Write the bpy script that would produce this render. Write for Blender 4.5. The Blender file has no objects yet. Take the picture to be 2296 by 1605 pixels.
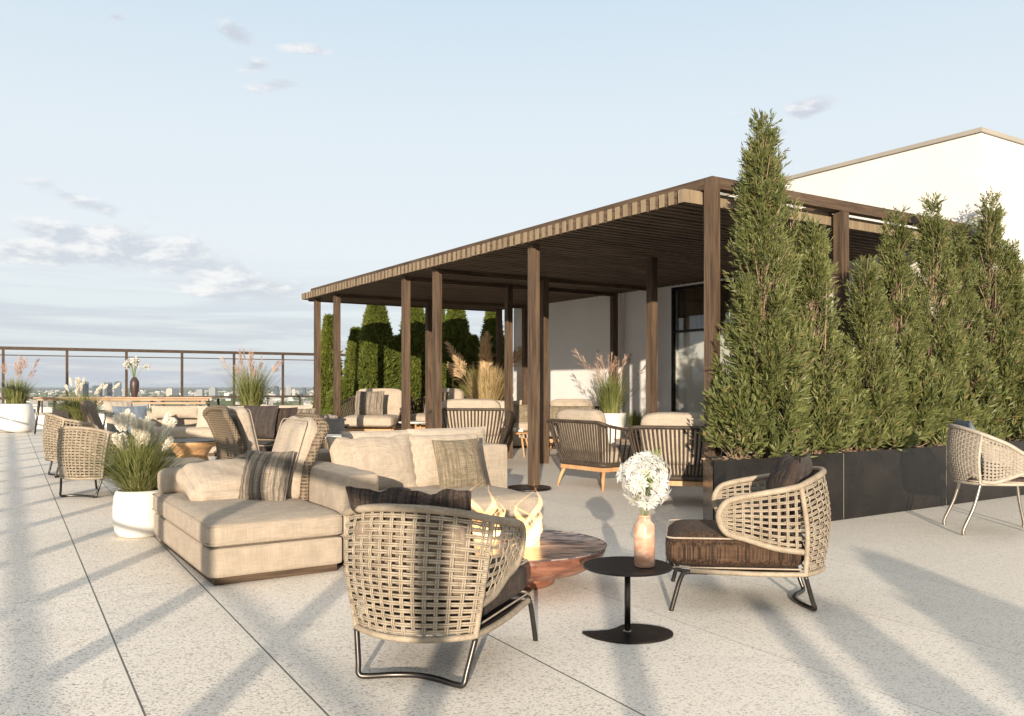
USE_HAZE = True
import bpy, math, random
import numpy as np
from mathutils import Vector, Matrix
PI = math.pi
RNG = np.random.default_rng(11)
random.seed(5)
sc = bpy.context.scene
COL = sc.collection
CA, SA = 0.8405, 0.5418
ANG = math.atan2(SA, CA)
H, FD, CX, HY = 1.25, 1891.0, 1147.5, 863.5
def uv(u, v): return (CA*u - SA*v, SA*u + CA*v)
def fl(px, py):
    Y = H*FD/(py-HY); return ((px-CX)/FD*Y, Y)
def at(px, Y): return ((px-CX)/FD*Y, Y)

# ------------------------------------------------------------------ mesh builder
class MB:
    def __init__(s): s.v = []; s.f = []; s.m = []; s.n = 0
    def add(s, verts, faces, mat=0):
        verts = np.asarray(verts, float).reshape(-1, 3)
        b = s.n; s.v.append(verts); s.n += len(verts)
        s.f.extend([tuple(int(i)+b for i in f) for f in faces]); s.m.extend([mat]*len(faces))
        return b
    def box(s, x0, x1, y0, y1, z0, z1, mat=0, M=None):
        v = np.array([(x0,y0,z0),(x1,y0,z0),(x1,y1,z0),(x0,y1,z0),(x0,y0,z1),(x1,y0,z1),(x1,y1,z1),(x0,y1,z1)], float)
        if M is not None: v = np.array([tuple(M @ Vector(p)) for p in v])
        s.add(v, [(0,3,2,1),(4,5,6,7),(0,1,5,4),(1,2,6,5),(2,3,7,6),(3,0,4,7)], mat)
    def prism(s, pts, z0, z1, mat=0):
        n = len(pts)
        v = [(p[0],p[1],z0) for p in pts] + [(p[0],p[1],z1) for p in pts]
        f = [tuple(range(n-1,-1,-1)), tuple(range(n,2*n))] + [(i,(i+1)%n,n+(i+1)%n,n+i) for i in range(n)]
        s.add(v, f, mat)
    def tube(s, pts, r, sides=8, mat=0, caps=True, closed=False, flat=1.0, wrap=0.0, pitch=0.006):
        pts = np.asarray(pts, float)
        if wrap > 0:
            pts, L = resample(pts, pitch/2.0, closed)
            rr = np.full(len(pts), float(np.mean(r)))
            rr[::2] *= (1-wrap)
            r = rr
        n = len(pts)
        r = np.broadcast_to(np.asarray(r, float), (n,)).copy()
        if closed: T = np.roll(pts,-1,0)-np.roll(pts,1,0)
        else: T = np.gradient(pts, axis=0)
        T /= np.maximum(np.linalg.norm(T, axis=1, keepdims=True), 1e-9)
        up = np.array([0,0,1.0]) if abs(T[0][2]) < .9 else np.array([0,1.0,0])
        N = np.zeros_like(pts)
        a = np.cross(up, T[0]); a /= np.linalg.norm(a); N[0] = a
        for i in range(1, n):
            a = N[i-1]-T[i]*np.dot(N[i-1],T[i]); l = np.linalg.norm(a)
            N[i] = a/l if l > 1e-6 else N[i-1]
        B = np.cross(T, N)
        th = np.arange(sides)*2*PI/sides
        ring = pts[:,None,:] + r[:,None,None]*(np.cos(th)[None,:,None]*N[:,None,:]*1.0 + flat*np.sin(th)[None,:,None]*B[:,None,:])
        v = ring.reshape(-1,3); f = []
        m = n if closed else n-1
        for i in range(m):
            a0 = i*sides; b0 = ((i+1)%n)*sides
            for j in range(sides):
                k = (j+1)%sides
                f.append((a0+j, a0+k, b0+k, b0+j))
        if caps and not closed:
            f.append(tuple(range(sides-1,-1,-1))); f.append(tuple((n-1)*sides+j for j in range(sides)))
        s.add(v, f, mat)
    def lathe(s, prof, n=32, mat=0, c=(0,0,0), sq=None):
        prof = np.asarray(prof, float); th = np.arange(n)*2*PI/n
        v = np.stack([c[0]+prof[:,0][:,None]*np.cos(th)[None], c[1]+prof[:,0][:,None]*np.sin(th)[None], c[2]+np.repeat(prof[:,1][:,None], n, 1)], -1).reshape(-1,3)
        f = []
        for i in range(len(prof)-1):
            for j in range(n):
                k = (j+1)%n; f.append((i*n+j, i*n+k, (i+1)*n+k, (i+1)*n+j))
        if prof[0,0] > 1e-6: f.append(tuple(range(n-1,-1,-1)))
        if prof[-1,0] > 1e-6: f.append(tuple((len(prof)-1)*n+j for j in range(n)))
        s.add(v, f, mat)
    def quads(s, P, mat=0):
        """P: (n,4,3)"""
        P = np.asarray(P, float); n = len(P); b = s.n
        s.v.append(P.reshape(-1,3)); s.n += 4*n
        idx = np.arange(4*n).reshape(-1,4)+b
        s.f.extend(map(tuple, idx.tolist())); s.m.extend([mat]*n)
    def build(s, name, mats, parent=None, smooth=False, loc=None, rotz=0):
        me = bpy.data.meshes.new(name)
        V = np.concatenate(s.v) if s.v else np.zeros((0,3))
        me.from_pydata(V.tolist(), [], s.f)
        if not isinstance(mats, (list,tuple)): mats = [mats]
        for m in mats: me.materials.append(m)
        if len(mats) > 1: me.polygons.foreach_set('material_index', np.array(s.m, np.int32))
        if smooth: me.polygons.foreach_set('use_smooth', np.ones(len(me.polygons), bool))
        me.update()
        o = bpy.data.objects.new(name, me); COL.objects.link(o)
        if parent is not None: o.parent = parent
        if loc is not None: o.location = loc
        if rotz: o.rotation_euler = (0,0,rotz)
        return o

def resample(pts, step, closed=False):
    pts = np.asarray(pts, float)
    if closed: pts = np.vstack([pts, pts[:1]])
    d = np.r_[0, np.cumsum(np.linalg.norm(np.diff(pts, axis=0), axis=1))]
    n = max(2, int(d[-1]/step)+1); t = np.linspace(0, d[-1], n)
    out = np.stack([np.interp(t, d, pts[:,k]) for k in range(3)], 1)
    return (out[:-1] if closed else out), d[-1]

def spline(ctrl, n=8, closed=False):
    P = np.asarray(ctrl, float); m = len(P); out = []
    rng = m if closed else m-1
    for i in range(rng):
        if closed: a,b,c,d = P[(i-1)%m],P[i],P[(i+1)%m],P[(i+2)%m]
        else: a,b,c,d = P[max(i-1,0)],P[i],P[i+1],P[min(i+2,m-1)]
        for k in range(n):
            t = k/n
            out.append(.5*((2*b)+(-a+c)*t+(2*a-5*b+4*c-d)*t*t+(-a+3*b-3*c+d)*t**3))
    if not closed: out.append(P[-1])
    return np.array(out)

# ------------------------------------------------------------------ object helpers
def tag(o, label=None, cat=None, group=None, kind=None):
    if label: o['label'] = label
    if cat: o['category'] = cat
    if group: o['group'] = group
    if kind: o['kind'] = kind
    return o
def empty(name, loc=(0,0,0), rz=0, label=None, cat=None, group=None):
    o = bpy.data.objects.new(name, None); COL.objects.link(o); o.empty_display_size = .1
    o.location = loc; o.rotation_euler = (0,0,rz)
    return tag(o, label, cat, group)
def copy_tree(o, parent=None):
    c = o.copy(); COL.objects.link(c); c.parent = parent
    for ch in list(o.children): copy_tree(ch, c)
    return c
def dup(o, loc, rz, label=None, scale=None, group=None):
    c = copy_tree(o); c.location = loc; c.rotation_euler = (0,0,rz)
    if label: c['label'] = label
    if scale: c.scale = scale if isinstance(scale, tuple) else (scale,)*3
    if group: c['group'] = group
    return c

# ------------------------------------------------------------------ shader helpers
class G:
    def __init__(s, nt): s.nt = nt
    def node(s, t, **kw):
        n = s.nt.nodes.new(t)
        for k, v in kw.items(): setattr(n, k, v)
        return n
    def link(s, a, b): s.nt.links.new(a, b)
    def m(s, op, a, b=None, c=None, clamp=False):
        n = s.node('ShaderNodeMath', operation=op, use_clamp=clamp)
        for i, x in enumerate((a,b,c)):
            if x is None: continue
            if isinstance(x, (int,float)): n.inputs[i].default_value = x
            else: s.link(x, n.inputs[i])
        return n.outputs[0]
    def mix(s, f, a, b, mode='MIX'):
        n = s.node('ShaderNodeMix', data_type='RGBA', blend_type=mode)
        for i, x in ((0,f),(6,a),(7,b)):
            if isinstance(x, (int,float)): n.inputs[i].default_value = x
            elif isinstance(x, tuple): n.inputs[i].default_value = x if len(x)==4 else x+(1,)
            else: s.link(x, n.inputs[i])
        return n.outputs[2]
    def ramp(s, f, stops, interp='LINEAR'):
        n = s.node('ShaderNodeValToRGB'); cr = n.color_ramp; cr.interpolation = interp
        while len(cr.elements) < len(stops): cr.elements.new(.5)
        for e, (p, c) in zip(cr.elements, stops):
            e.position = p; e.color = (c,c,c,1) if isinstance(c,(int,float)) else tuple(c)+(1,)
        s.link(f, n.inputs[0]); return n.outputs[0]
    def smooth(s, x, a, b):
        n = s.node('ShaderNodeMapRange', interpolation_type='SMOOTHSTEP')
        s.link(x, n.inputs[0]); n.inputs[1].default_value = a; n.inputs[2].default_value = b
        return n.outputs[0]
    def coords(s, kind='Object', scale=(1,1,1), rot=(0,0,0), loc=(0,0,0)):
        tc = s.node('ShaderNodeTexCoord'); mp = s.node('ShaderNodeMapping')
        mp.inputs['Scale'].default_value = scale; mp.inputs['Rotation'].default_value = rot; mp.inputs['Location'].default_value = loc
        s.link(tc.outputs[kind], mp.inputs[0]); return mp.outputs[0]
    def noise(s, vec, scale=5, detail=3, rough=.5, dist=0):
        n = s.node('ShaderNodeTexNoise'); s.link(vec, n.inputs['Vector'])
        n.inputs['Scale'].default_value = scale; n.inputs['Detail'].default_value = detail
        n.inputs['Roughness'].default_value = rough; n.inputs['Distortion'].default_value = dist
        return n.outputs['Fac']
    def voro(s, vec, scale=5, feature='F1', out='Distance', rnd=1):
        n = s.node('ShaderNodeTexVoronoi', feature=feature); s.link(vec, n.inputs['Vector'])
        n.inputs['Scale'].default_value = scale; n.inputs['Randomness'].default_value = rnd
        return n.outputs[out]
    def bump(s, h, strength=.3, dist=.01):
        n = s.node('ShaderNodeBump'); n.inputs['Strength'].default_value = strength; n.inputs['Distance'].default_value = dist
        s.link(h, n.inputs['Height']); return n.outputs[0]
def newmat(name):
    m = bpy.data.materials.new(name); m.use_nodes = True
    nt = m.node_tree; g = G(nt)
    bs = nt.nodes['Principled BSDF']
    return m, g, bs
def setc(bs, c=None, rough=None, metal=None, spec=None):
    if c is not None: bs.inputs['Base Color'].default_value = tuple(c)+(1,)
    if rough is not None: bs.inputs['Roughness'].default_value = rough
    if metal is not None: bs.inputs['Metallic'].default_value = metal
    if spec is not None: bs.inputs['Specular IOR Level'].default_value = spec

def mul(c, k): return tuple(min(1, x*k) for x in c)
def mat_fabric(name, c, c2=None, stripe=0.0, rough=.9, slub=.16, stripe_axis='X', wrinkle=.5, freq=1.0):
    m, g, bs = newmat(name); setc(bs, c, rough, 0, .15)
    a = g.noise(g.coords(scale=(210*freq,8*freq,8*freq)), 1, 2, .6)
    b = g.noise(g.coords(scale=(8*freq,8*freq,210*freq)), 1, 2, .6)
    d = g.noise(g.coords(scale=(8*freq,210*freq,8*freq)), 1, 2, .6)
    t = g.m('ADD', a, g.m('ADD', b, d)); t = g.m('MULTIPLY', t, 1/3)
    t = g.ramp(t, [(.40, 0.0), (.60, 1.0)])
    big = g.noise(g.coords(scale=(3,3,3)), 1, 3)
    c2 = c2 or mul(c, .7)
    col = g.mix(t, mul(c, 1-slub), mul(c, 1+slub))
    col = g.mix(g.m('MULTIPLY', g.smooth(big, .4, .7), .10), col, c2)
    if stripe > 0:
        sc_ = {'X':(70,1.5,1.5),'Z':(1.5,1.5,70),'XY':(105,105,1.2)}[stripe_axis]
        st = g.noise(g.coords(scale=sc_), 1, 3, .7)
        col = g.mix(g.m('MULTIPLY', g.smooth(st, .42, .62), stripe), col, c2)
    g.link(col, bs.inputs['Base Color'])
    w = g.noise(g.coords(scale=(7,7,7)), 1, 4, .6, .6)
    hsum = g.m('ADD', g.m('MULTIPLY', t, .12), g.m('MULTIPLY', w, wrinkle))
    g.link(g.bump(hsum, .5, .02), bs.inputs['Normal'])
    bs.inputs['Sheen Weight'].default_value = .03
    return m
def mat_plain(name, c, rough=.5, metal=0, var=.12, vscale=6, bumps=0.0, bscale=80, spec=.5):
    m, g, bs = newmat(name); setc(bs, c, rough, metal, spec)
    n = g.noise(g.coords(), vscale, 4, .6)
    g.link(g.mix(g.smooth(n, .3, .7), mul(c, 1-var), mul(c, 1+var)), bs.inputs['Base Color'])
    r = g.noise(g.coords(loc=(3,1,2)), vscale*2, 3)
    g.link(g.m('ADD', rough-.08, g.m('MULTIPLY', r, .16), clamp=True), bs.inputs['Roughness'])
    if bumps > 0: g.link(g.bump(g.noise(g.coords(), bscale, 3), bumps, .004), bs.inputs['Normal'])
    return m
def mat_wood(name, c1, c2, axis='Z', rough=.7, sc=1.0, spec=.3, bump=.4):
    m, g, bs = newmat(name); setc(bs, c1, rough, 0, spec)
    s_ = {'X':(2.2,45,45),'Y':(45,2.2,45),'Z':(45,45,2.2)}[axis]
    vec = g.coords(scale=tuple(x*sc for x in s_))
    n = g.noise(vec, 1, 4, .65, .5)
    s2 = {'X':(.7,9,9),'Y':(9,.7,9),'Z':(9,9,.7)}[axis]
    n2 = g.noise(g.coords(scale=tuple(x*sc for x in s2)), 1, 3, .5, 1.2)
    t = g.m('ADD', g.m('MULTIPLY', n, .6), g.m('MULTIPLY', n2, .4))
    g.link(g.mix(g.smooth(t, .36, .64), c1, c2), bs.inputs['Base Color'])
    g.link(g.bump(n, bump, .004), bs.inputs['Normal'])
    return m
def mat_leaf(name, c1, c2, c3=None, rough=.5, trans=.25):
    m, g, bs = newmat(name); setc(bs, c1, rough, 0, .3)
    geo = g.node('ShaderNodeNewGeometry'); r = geo.outputs['Random Per Island']
    big = g.noise(g.coords(), 3.0, 2)
    t = g.m('ADD', g.m('MULTIPLY', r, .65), g.m('MULTIPLY', g.smooth(big,.3,.7), .35))
    stops = [(0.0, c1), (.7, c2), (1.0, c3 or c2)]
    col = g.ramp(t, stops)
    oi = g.node('ShaderNodeObjectInfo').outputs['Random']
    col = g.mix(g.m('MULTIPLY', oi, .30), col, mul(c1, 1.3))
    sp_ = g.m('MULTIPLY', g.m('GREATER_THAN', r, .955), .55)
    if name == 'hedge_leaf': col = g.mix(sp_, col, (.26,.15,.07))
    g.link(col, bs.inputs['Base Color'])
    tr = g.node('ShaderNodeBsdfTranslucent'); g.link(col, tr.inputs[0])
    mx = g.node('ShaderNodeMixShader'); mx.inputs[0].default_value = trans
    out = g.nt.nodes['Material Output']
    g.link(bs.outputs[0], mx.inputs[1]); g.link(tr.outputs[0], mx.inputs[2]); g.link(mx.outputs[0], out.inputs[0])
    return m
def mat_rattan(name, c, dark):
    m, g, bs = newmat(name); setc(bs, c, .6, 0, .35)
    n = g.noise(g.coords(), 14, 4, .7); n2 = g.noise(g.coords(scale=(1,1,6)), 60, 2)
    t = g.m('ADD', g.m('MULTIPLY', n, .6), g.m('MULTIPLY', n2, .4))
    g.link(g.mix(g.smooth(t, .3, .7), dark, c), bs.inputs['Base Color'])
    g.link(g.bump(n2, .2, .002), bs.inputs['Normal'])
    return m
def mat_wickerweave(name, c, dark, s=55):
    m, g, bs = newmat(name); setc(bs, c, .7, 0, .2)
    tc = g.node('ShaderNodeTexCoord'); sep = g.node('ShaderNodeSeparateXYZ'); g.link(tc.outputs['Object'], sep.inputs[0])
    def w(x, k): return g.m('ABSOLUTE', g.m('SINE', g.m('MULTIPLY', x, k)))
    a = w(g.m('ADD', sep.outputs[0], sep.outputs[1]), s*2); b = w(sep.outputs[2], s*2.2)
    h = g.m('MAXIMUM', a, b)
    n = g.noise(g.coords(scale=(1,1,1)), 30, 4, .7)
    t = g.m('ADD', g.m('MULTIPLY', g.smooth(h, .5, .95), .7), g.m('MULTIPLY', n, .3))
    g.link(g.mix(t, dark, c), bs.inputs['Base Color'])
    g.link(g.bump(h, .7, .006), bs.inputs['Normal'])
    return m

M = {}
M['sofa'] = mat_fabric('sofa_linen', (.355,.295,.23), wrinkle=.25)
M['cushion'] = mat_fabric('cushion_linen', (.39,.325,.255), wrinkle=.8)
M['pale'] = mat_fabric('pale_linen', (.42,.36,.29), wrinkle=.9)
M['brown'] = mat_fabric('brown_striped', (.215,.175,.12), (.10,.082,.058), stripe=.6, slub=.4)
M['greystripe'] = mat_fabric('grey_striped', (.25,.205,.155), (.055,.052,.05), stripe=.9, slub=.3)
M['taupe'] = mat_fabric('taupe_linen', (.20,.155,.115), slub=.25)
M['dark'] = mat_fabric('dark_velvet', (.060,.042,.033), (.014,.012,.011), stripe=.85, slub=.45, rough=.7)
M['darkstripe'] = mat_fabric('dark_corded', (.085,.050,.030), (.014,.010,.009), stripe=.88, slub=.35, rough=.8, stripe_axis='XY')
M['charcoal'] = mat_fabric('charcoal_weave', (.065,.052,.045), (.025,.022,.022), stripe=.6, slub=.3)
M['blue'] = mat_fabric('slate_blue', (.16,.19,.23), (.09,.11,.14), stripe=.5)
M['fur'] = mat_fabric('cream_fur', (.70,.62,.45), (.55,.47,.33), wrinkle=1.0)
M['rattan'] = mat_rattan('rattan', (.40,.335,.25), (.24,.19,.135))
M['rattan2'] = mat_rattan('pale_rattan', (.46,.41,.34), (.32,.27,.21))
M['wicker'] = mat_wickerweave('brown_wicker', (.235,.18,.125), (.035,.026,.019))
M['rope'] = mat_rattan('dark_rope', (.085,.061,.042), (.03,.022,.017))
M['metal'] = mat_plain('gunmetal', (.075,.068,.062), .34, .9, .15, 9)
M['steel'] = mat_plain('brushed_steel', (.36,.32,.27), .3, .95, .1, 9)
M['blackmetal'] = mat_plain('black_steel', (.022,.019,.018), .38, .6, .3, 14, .15, 60)
M['planter'] = mat_plain('black_planter', (.013,.011,.0095), .26, .15, .4, 3)
M['darkplanter'] = mat_plain('charcoal_planter', (.035,.037,.042), .5, .1, .2, 4)
M['teak'] = mat_wood('teak', (.40,.215,.10), (.55,.33,.165), 'Z', .5)
M['teakx'] = mat_wood('teak_plank', (.27,.165,.095), (.40,.27,.165), 'X', .5)
M['white'] = mat_plain('white_glaze', (.68,.665,.63), .32, 0, .03, 5)
M['soil'] = mat_plain('soil', (.035,.025,.018), .95, 0, .4, 40, .6, 60)
M['clay'] = mat_plain('grey_clay', (.22,.19,.165), .75, 0, .2, 10, .2)
M['rail'] = mat_plain('bronze_rail', (.085,.058,.042), .45, .5, .15, 8)
M['coping'] = mat_plain('coping', (.33,.30,.25), .6, 0, .06, 2)
M['pwood_z'] = mat_wood('stained_wood_upright', (.050,.032,.021), (.130,.086,.054), 'Z')
M['pwood_x'] = mat_wood('stained_wood_across', (.045,.028,.018), (.120,.080,.050), 'X')
M['pwood_y'] = mat_wood('stained_wood_along', (.045,.028,.018), (.120,.080,.050), 'Y')
M['slat'] = mat_wood('slat_shaded', (.055,.037,.025), (.145,.098,.064), 'X')  # slat wood darkened for the shade under the roof
M['slatlit'] = mat_wood('slat_sunlit', (.20,.15,.095), (.29,.225,.145), 'Z', .6, .6)  # pale cut ends, with the sunlit tone put into the colour
M['bark'] = mat_plain('bark', (.27,.19,.125), .9, 0, .3, 20, .6, 40)
M['leaf'] = mat_leaf('hedge_leaf', (.065,.078,.024), (.185,.205,.07), (.35,.34,.15), .42, .25)
M['leaf2'] = mat_leaf('cypress_leaf', (.050,.070,.012), (.125,.145,.022), (.19,.19,.04), .6, .2)
M['blade'] = mat_leaf('grass_blade', (.075,.10,.025), (.25,.26,.085), (.55,.47,.24), .5, .3)
M['straw'] = mat_leaf('straw_blade', (.34,.25,.11), (.56,.43,.22), (.66,.54,.32), .6, .3)
M['plume'] = mat_leaf('cream_plume', (.78,.73,.62), (.90,.86,.77), None, .9, .35)
M['pinkplume'] = mat_leaf('pink_plume', (.40,.25,.19), (.58,.42,.33), (.70,.56,.44), .9, .35)
M['tanplume'] = mat_leaf('tan_plume', (.52,.37,.21), (.72,.55,.35), None, .9, .35)
M['petal'] = mat_leaf('petal', (.55,.54,.505), (.70,.69,.655), None, .6, .3)
M['green'] = mat_leaf('stem_green', (.10,.16,.03), (.25,.30,.09), None, .5, .2)
M['yellow'] = mat_plain('stamen', (.60,.50,.08), .7, 0, .2)

def mat_wall():
    m, g, bs = newmat('white_render'); setc(bs, (.76,.735,.69), .85, 0, .2)
    n = g.noise(g.coords(), 1.1, 4, .6); f = g.noise(g.coords(), 90, 3, .7)
    g.link(g.mix(g.smooth(n,.3,.75), (.69,.67,.64), (.74,.72,.695)), bs.inputs['Base Color'])
    g.link(g.bump(g.m('ADD', g.m('MULTIPLY', f, .6), g.noise(g.coords(), 30, 2)), .35, .006), bs.inputs['Normal'])
    return m
M['wall'] = mat_wall()
def mat_terrazzo():
    m, g, bs = newmat('terrazzo_floor'); setc(bs, (.65,.6,.53), .55, 0, .35)
    tc = g.node('ShaderNodeTexCoord'); sep = g.node('ShaderNodeSeparateXYZ'); g.link(tc.outputs['Object'], sep.inputs[0])
    X, Y = sep.outputs[0], sep.outputs[1]
    base = g.mix(g.smooth(g.noise(g.coords(), .7, 4, .6), .3, .7), (.83,.745,.63), (.89,.815,.71))
    base = g.mix(g.m('MULTIPLY', g.smooth(g.noise(g.coords(), 120, 3, .7), .35, .75), .35), base, (.56,.50,.43))
    # chips: stretched, tilted, thinned out by a second random field
    warp = g.node('ShaderNodeTexNoise'); warp.inputs['Scale'].default_value = 9; g.link(g.coords(), warp.inputs['Vector'])
    def chips(scale, rot, thr, keep, sx, seed):
        v = g.coords(scale=(sx,1,1), rot=(0,0,rot), loc=(seed,seed*.7,0))
        add = g.node('ShaderNodeVectorMath', operation='MULTIPLY_ADD'); g.link(warp.outputs['Color'], add.inputs[0])
        add.inputs[1].default_value = (.05,.05,0); g.link(v, add.inputs[2])
        n = g.node('ShaderNodeTexVoronoi', feature='F1', voronoi_dimensions='2D'); n.inputs['Scale'].default_value = scale
        g.link(add.outputs[0], n.inputs['Vector'])
        sp = g.node('ShaderNodeSeparateColor'); g.link(n.outputs['Color'], sp.inputs[0])
        size = g.m('MULTIPLY', sp.outputs[0], thr)
        inside = g.m('LESS_THAN', n.outputs['Distance'], size)
        return g.m('MULTIPLY', inside, g.m('GREATER_THAN', sp.outputs[1], keep)), sp.outputs[2]
    dirt = g.noise(g.coords(scale=(.5,1.4,1), rot=(0,0,.55)), 1.3, 5, .65, .8)
    base = g.mix(g.m('MULTIPLY', g.smooth(dirt, .50, .72), .28), base, (.50,.45,.385))
    spots = g.noise(g.coords(), 2.6, 5, .7, .4)
    base = g.mix(g.m('MULTIPLY', g.smooth(spots, .60, .70), .22), base, (.42,.38,.33))
    col = base
    for (s_, r_, t_, k_, sx, sd) in ((58,.5,.33,.45,.75,0),(90,-.9,.34,.4,.6,5.3),(42,1.3,.27,.6,.7,9.1),(125,.1,.31,.35,.8,2.2),(70,2.2,.26,.5,.45,4.4)):
        msk, rv = chips(s_, r_, t_, k_, sx, sd)
        cc = g.ramp(rv, [(0.0,(.20,.185,.165)),(.5,(.34,.30,.26)),(1.0,(.50,.42,.33))])
        col = g.mix(g.m('MULTIPLY', msk, .8), col, cc)
    # joints between the slabs
    dx, dy = -.513, .858
    def line(px, py, ax, ay, w):
        # distance from the line through p along (ax, ay)
        d = g.m('ADD', g.m('MULTIPLY', g.m('SUBTRACT', X, px), ay), g.m('MULTIPLY', g.m('SUBTRACT', Y, py), -ax))
        return d, g.m('LESS_THAN', g.m('ABSOLUTE', d), w)
    tot = None
    for (px, py) in ((-1.386,3.19),(-.693,3.19),(.407,3.35),(1.55,3.35),(2.7,3.35),(3.9,3.35)):
        d, a = line(px, py, dx, dy, .0042)
        e = g.m('LESS_THAN', g.m('ABSOLUTE', g.m('ADD', d, .011)), .006)
        tone = g.m('MULTIPLY', g.m('GREATER_THAN', d, 0.0), .10)
        col = g.mix(tone, col, (.45,.41,.36) if int(px*10)%2 else (.95,.92,.86))
        if px < 1: col = g.mix(g.m('MULTIPLY', e, .7), col, (.74,.70,.60))
        if px > 1: a = g.m('MULTIPLY', a, .35)
        tot = a if tot is None else g.m('MAXIMUM', tot, a)
    for k, (px, py) in enumerate(((-.718,3.245),(.5,7.2),(-1.0,10.6),(0,14.5),(0,18.2),(0,22))):
        d, a = line(px, py, .818, .575, .0045)
        if k == 0: col = g.mix(g.m('MULTIPLY', a, .8), col, (.76,.73,.66))
        else: tot = g.m('MAXIMUM', tot, g.m('MULTIPLY', a, .5))
    col = g.mix(g.m('MULTIPLY', tot, .9), col, (.06,.05,.035))
    g.link(col, bs.inputs['Base Color'])
    g.link(g.m('ADD', .45, g.m('MULTIPLY', g.noise(g.coords(), 5, 3), .25)), bs.inputs['Roughness'])
    hh = g.m('SUBTRACT', g.m('MULTIPLY', g.noise(g.coords(), 60, 3), .15), tot)
    g.link(g.bump(hh, .5, .004), bs.inputs['Normal'])
    return m
M['floor'] = mat_terrazzo()

# ------------------------------------------------------------------ soft shapes
def soft_box(mb, lx, ly, lz, r=.04, crown=.03, n=14, c=(0,0,0), taper=None, noise=.004, seed=0, mat=0, sag=0):
    """rounded upholstered block, base at z=0; crown bulges the faces"""
    ph = np.random.default_rng(seed).uniform(0, 6, 6)
    def face(ax, sgn):
        a = np.linspace(-1, 1, n)
        a = np.sign(a)*np.abs(a)**.8
        U, Vv = np.meshgrid(a, a, indexing='ij')
        W = np.full_like(U, sgn)
        P = [None]*3; P[ax] = W; o = [i for i in range(3) if i != ax]; P[o[0]] = U; P[o[1]] = Vv
        return np.stack(P, -1).reshape(-1,3)
    hx, hy, hz = lx/2, ly/2, lz/2
    for ax in range(3):
        for sgn in (-1,1):
            Q = face(ax, sgn); h = np.array([hx,hy,hz])
            P = Q*h; inner = np.clip(P, -(h-r), h-r)
            D = P-inner; L = np.linalg.norm(D, axis=1, keepdims=True); L[L==0] = 1
            P2 = inner + D/L*r
            q = Q
            bul = crown*(1-q[:,(ax+1)%3]**4)*(1-q[:,(ax+2)%3]**4)*(1 if ax==2 else .45)
            P2[:,ax] += sgn*bul*(0.35 if (ax==2 and sgn<0) else 1)
            if ax == 2 and sgn > 0 and sag: P2[:,2] -= sag*(1-q[:,0]**2)*(1-q[:,1]**2)
            if noise:
                w = noise*(np.sin(P2[:,0]*17+ph[0])*np.sin(P2[:,1]*15+ph[1])+.6*np.sin(P2[:,0]*31+P2[:,2]*22+ph[2])*np.sin(P2[:,1]*27+P2[:,2]*19+ph[3]))
                P2[:,ax] += sgn*w*(1-np.abs(q[:,(ax+1)%3])**6)*(1-np.abs(q[:,(ax+2)%3])**6)
            if taper is not None:
                k = taper[0]+(taper[1]-taper[0])*(P2[:,1]/ly+.5); P2[:,0] *= k
            P2[:,2] += hz
            P2 += np.array(c)
            f = []
            for i in range(n-1):
                for j in range(n-1):
                    q4 = (i*n+j,(i+1)*n+j,(i+1)*n+j+1,i*n+j+1)
                    f.append(q4 if (sgn>0) != (ax==1) else q4[::-1])
            mb.add(P2, f, mat)
def rim_path(lx, ly, r, z, taper=None, inset=0.0, n=5):
    pts = []
    for (cx, cy, a0) in ((lx/2-r,ly/2-r,0),(-lx/2+r,ly/2-r,PI/2),(-lx/2+r,-ly/2+r,PI),(lx/2-r,-ly/2+r,1.5*PI)):
        for k in range(n+1):
            a = a0+PI/2*k/n; x, y = cx+(r-inset)*math.cos(a), cy+(r-inset)*math.sin(a)
            if taper: x *= taper[0]+(taper[1]-taper[0])*(y/ly+.5)
            pts.append((x,y,z))
    return np.array(pts)
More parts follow.
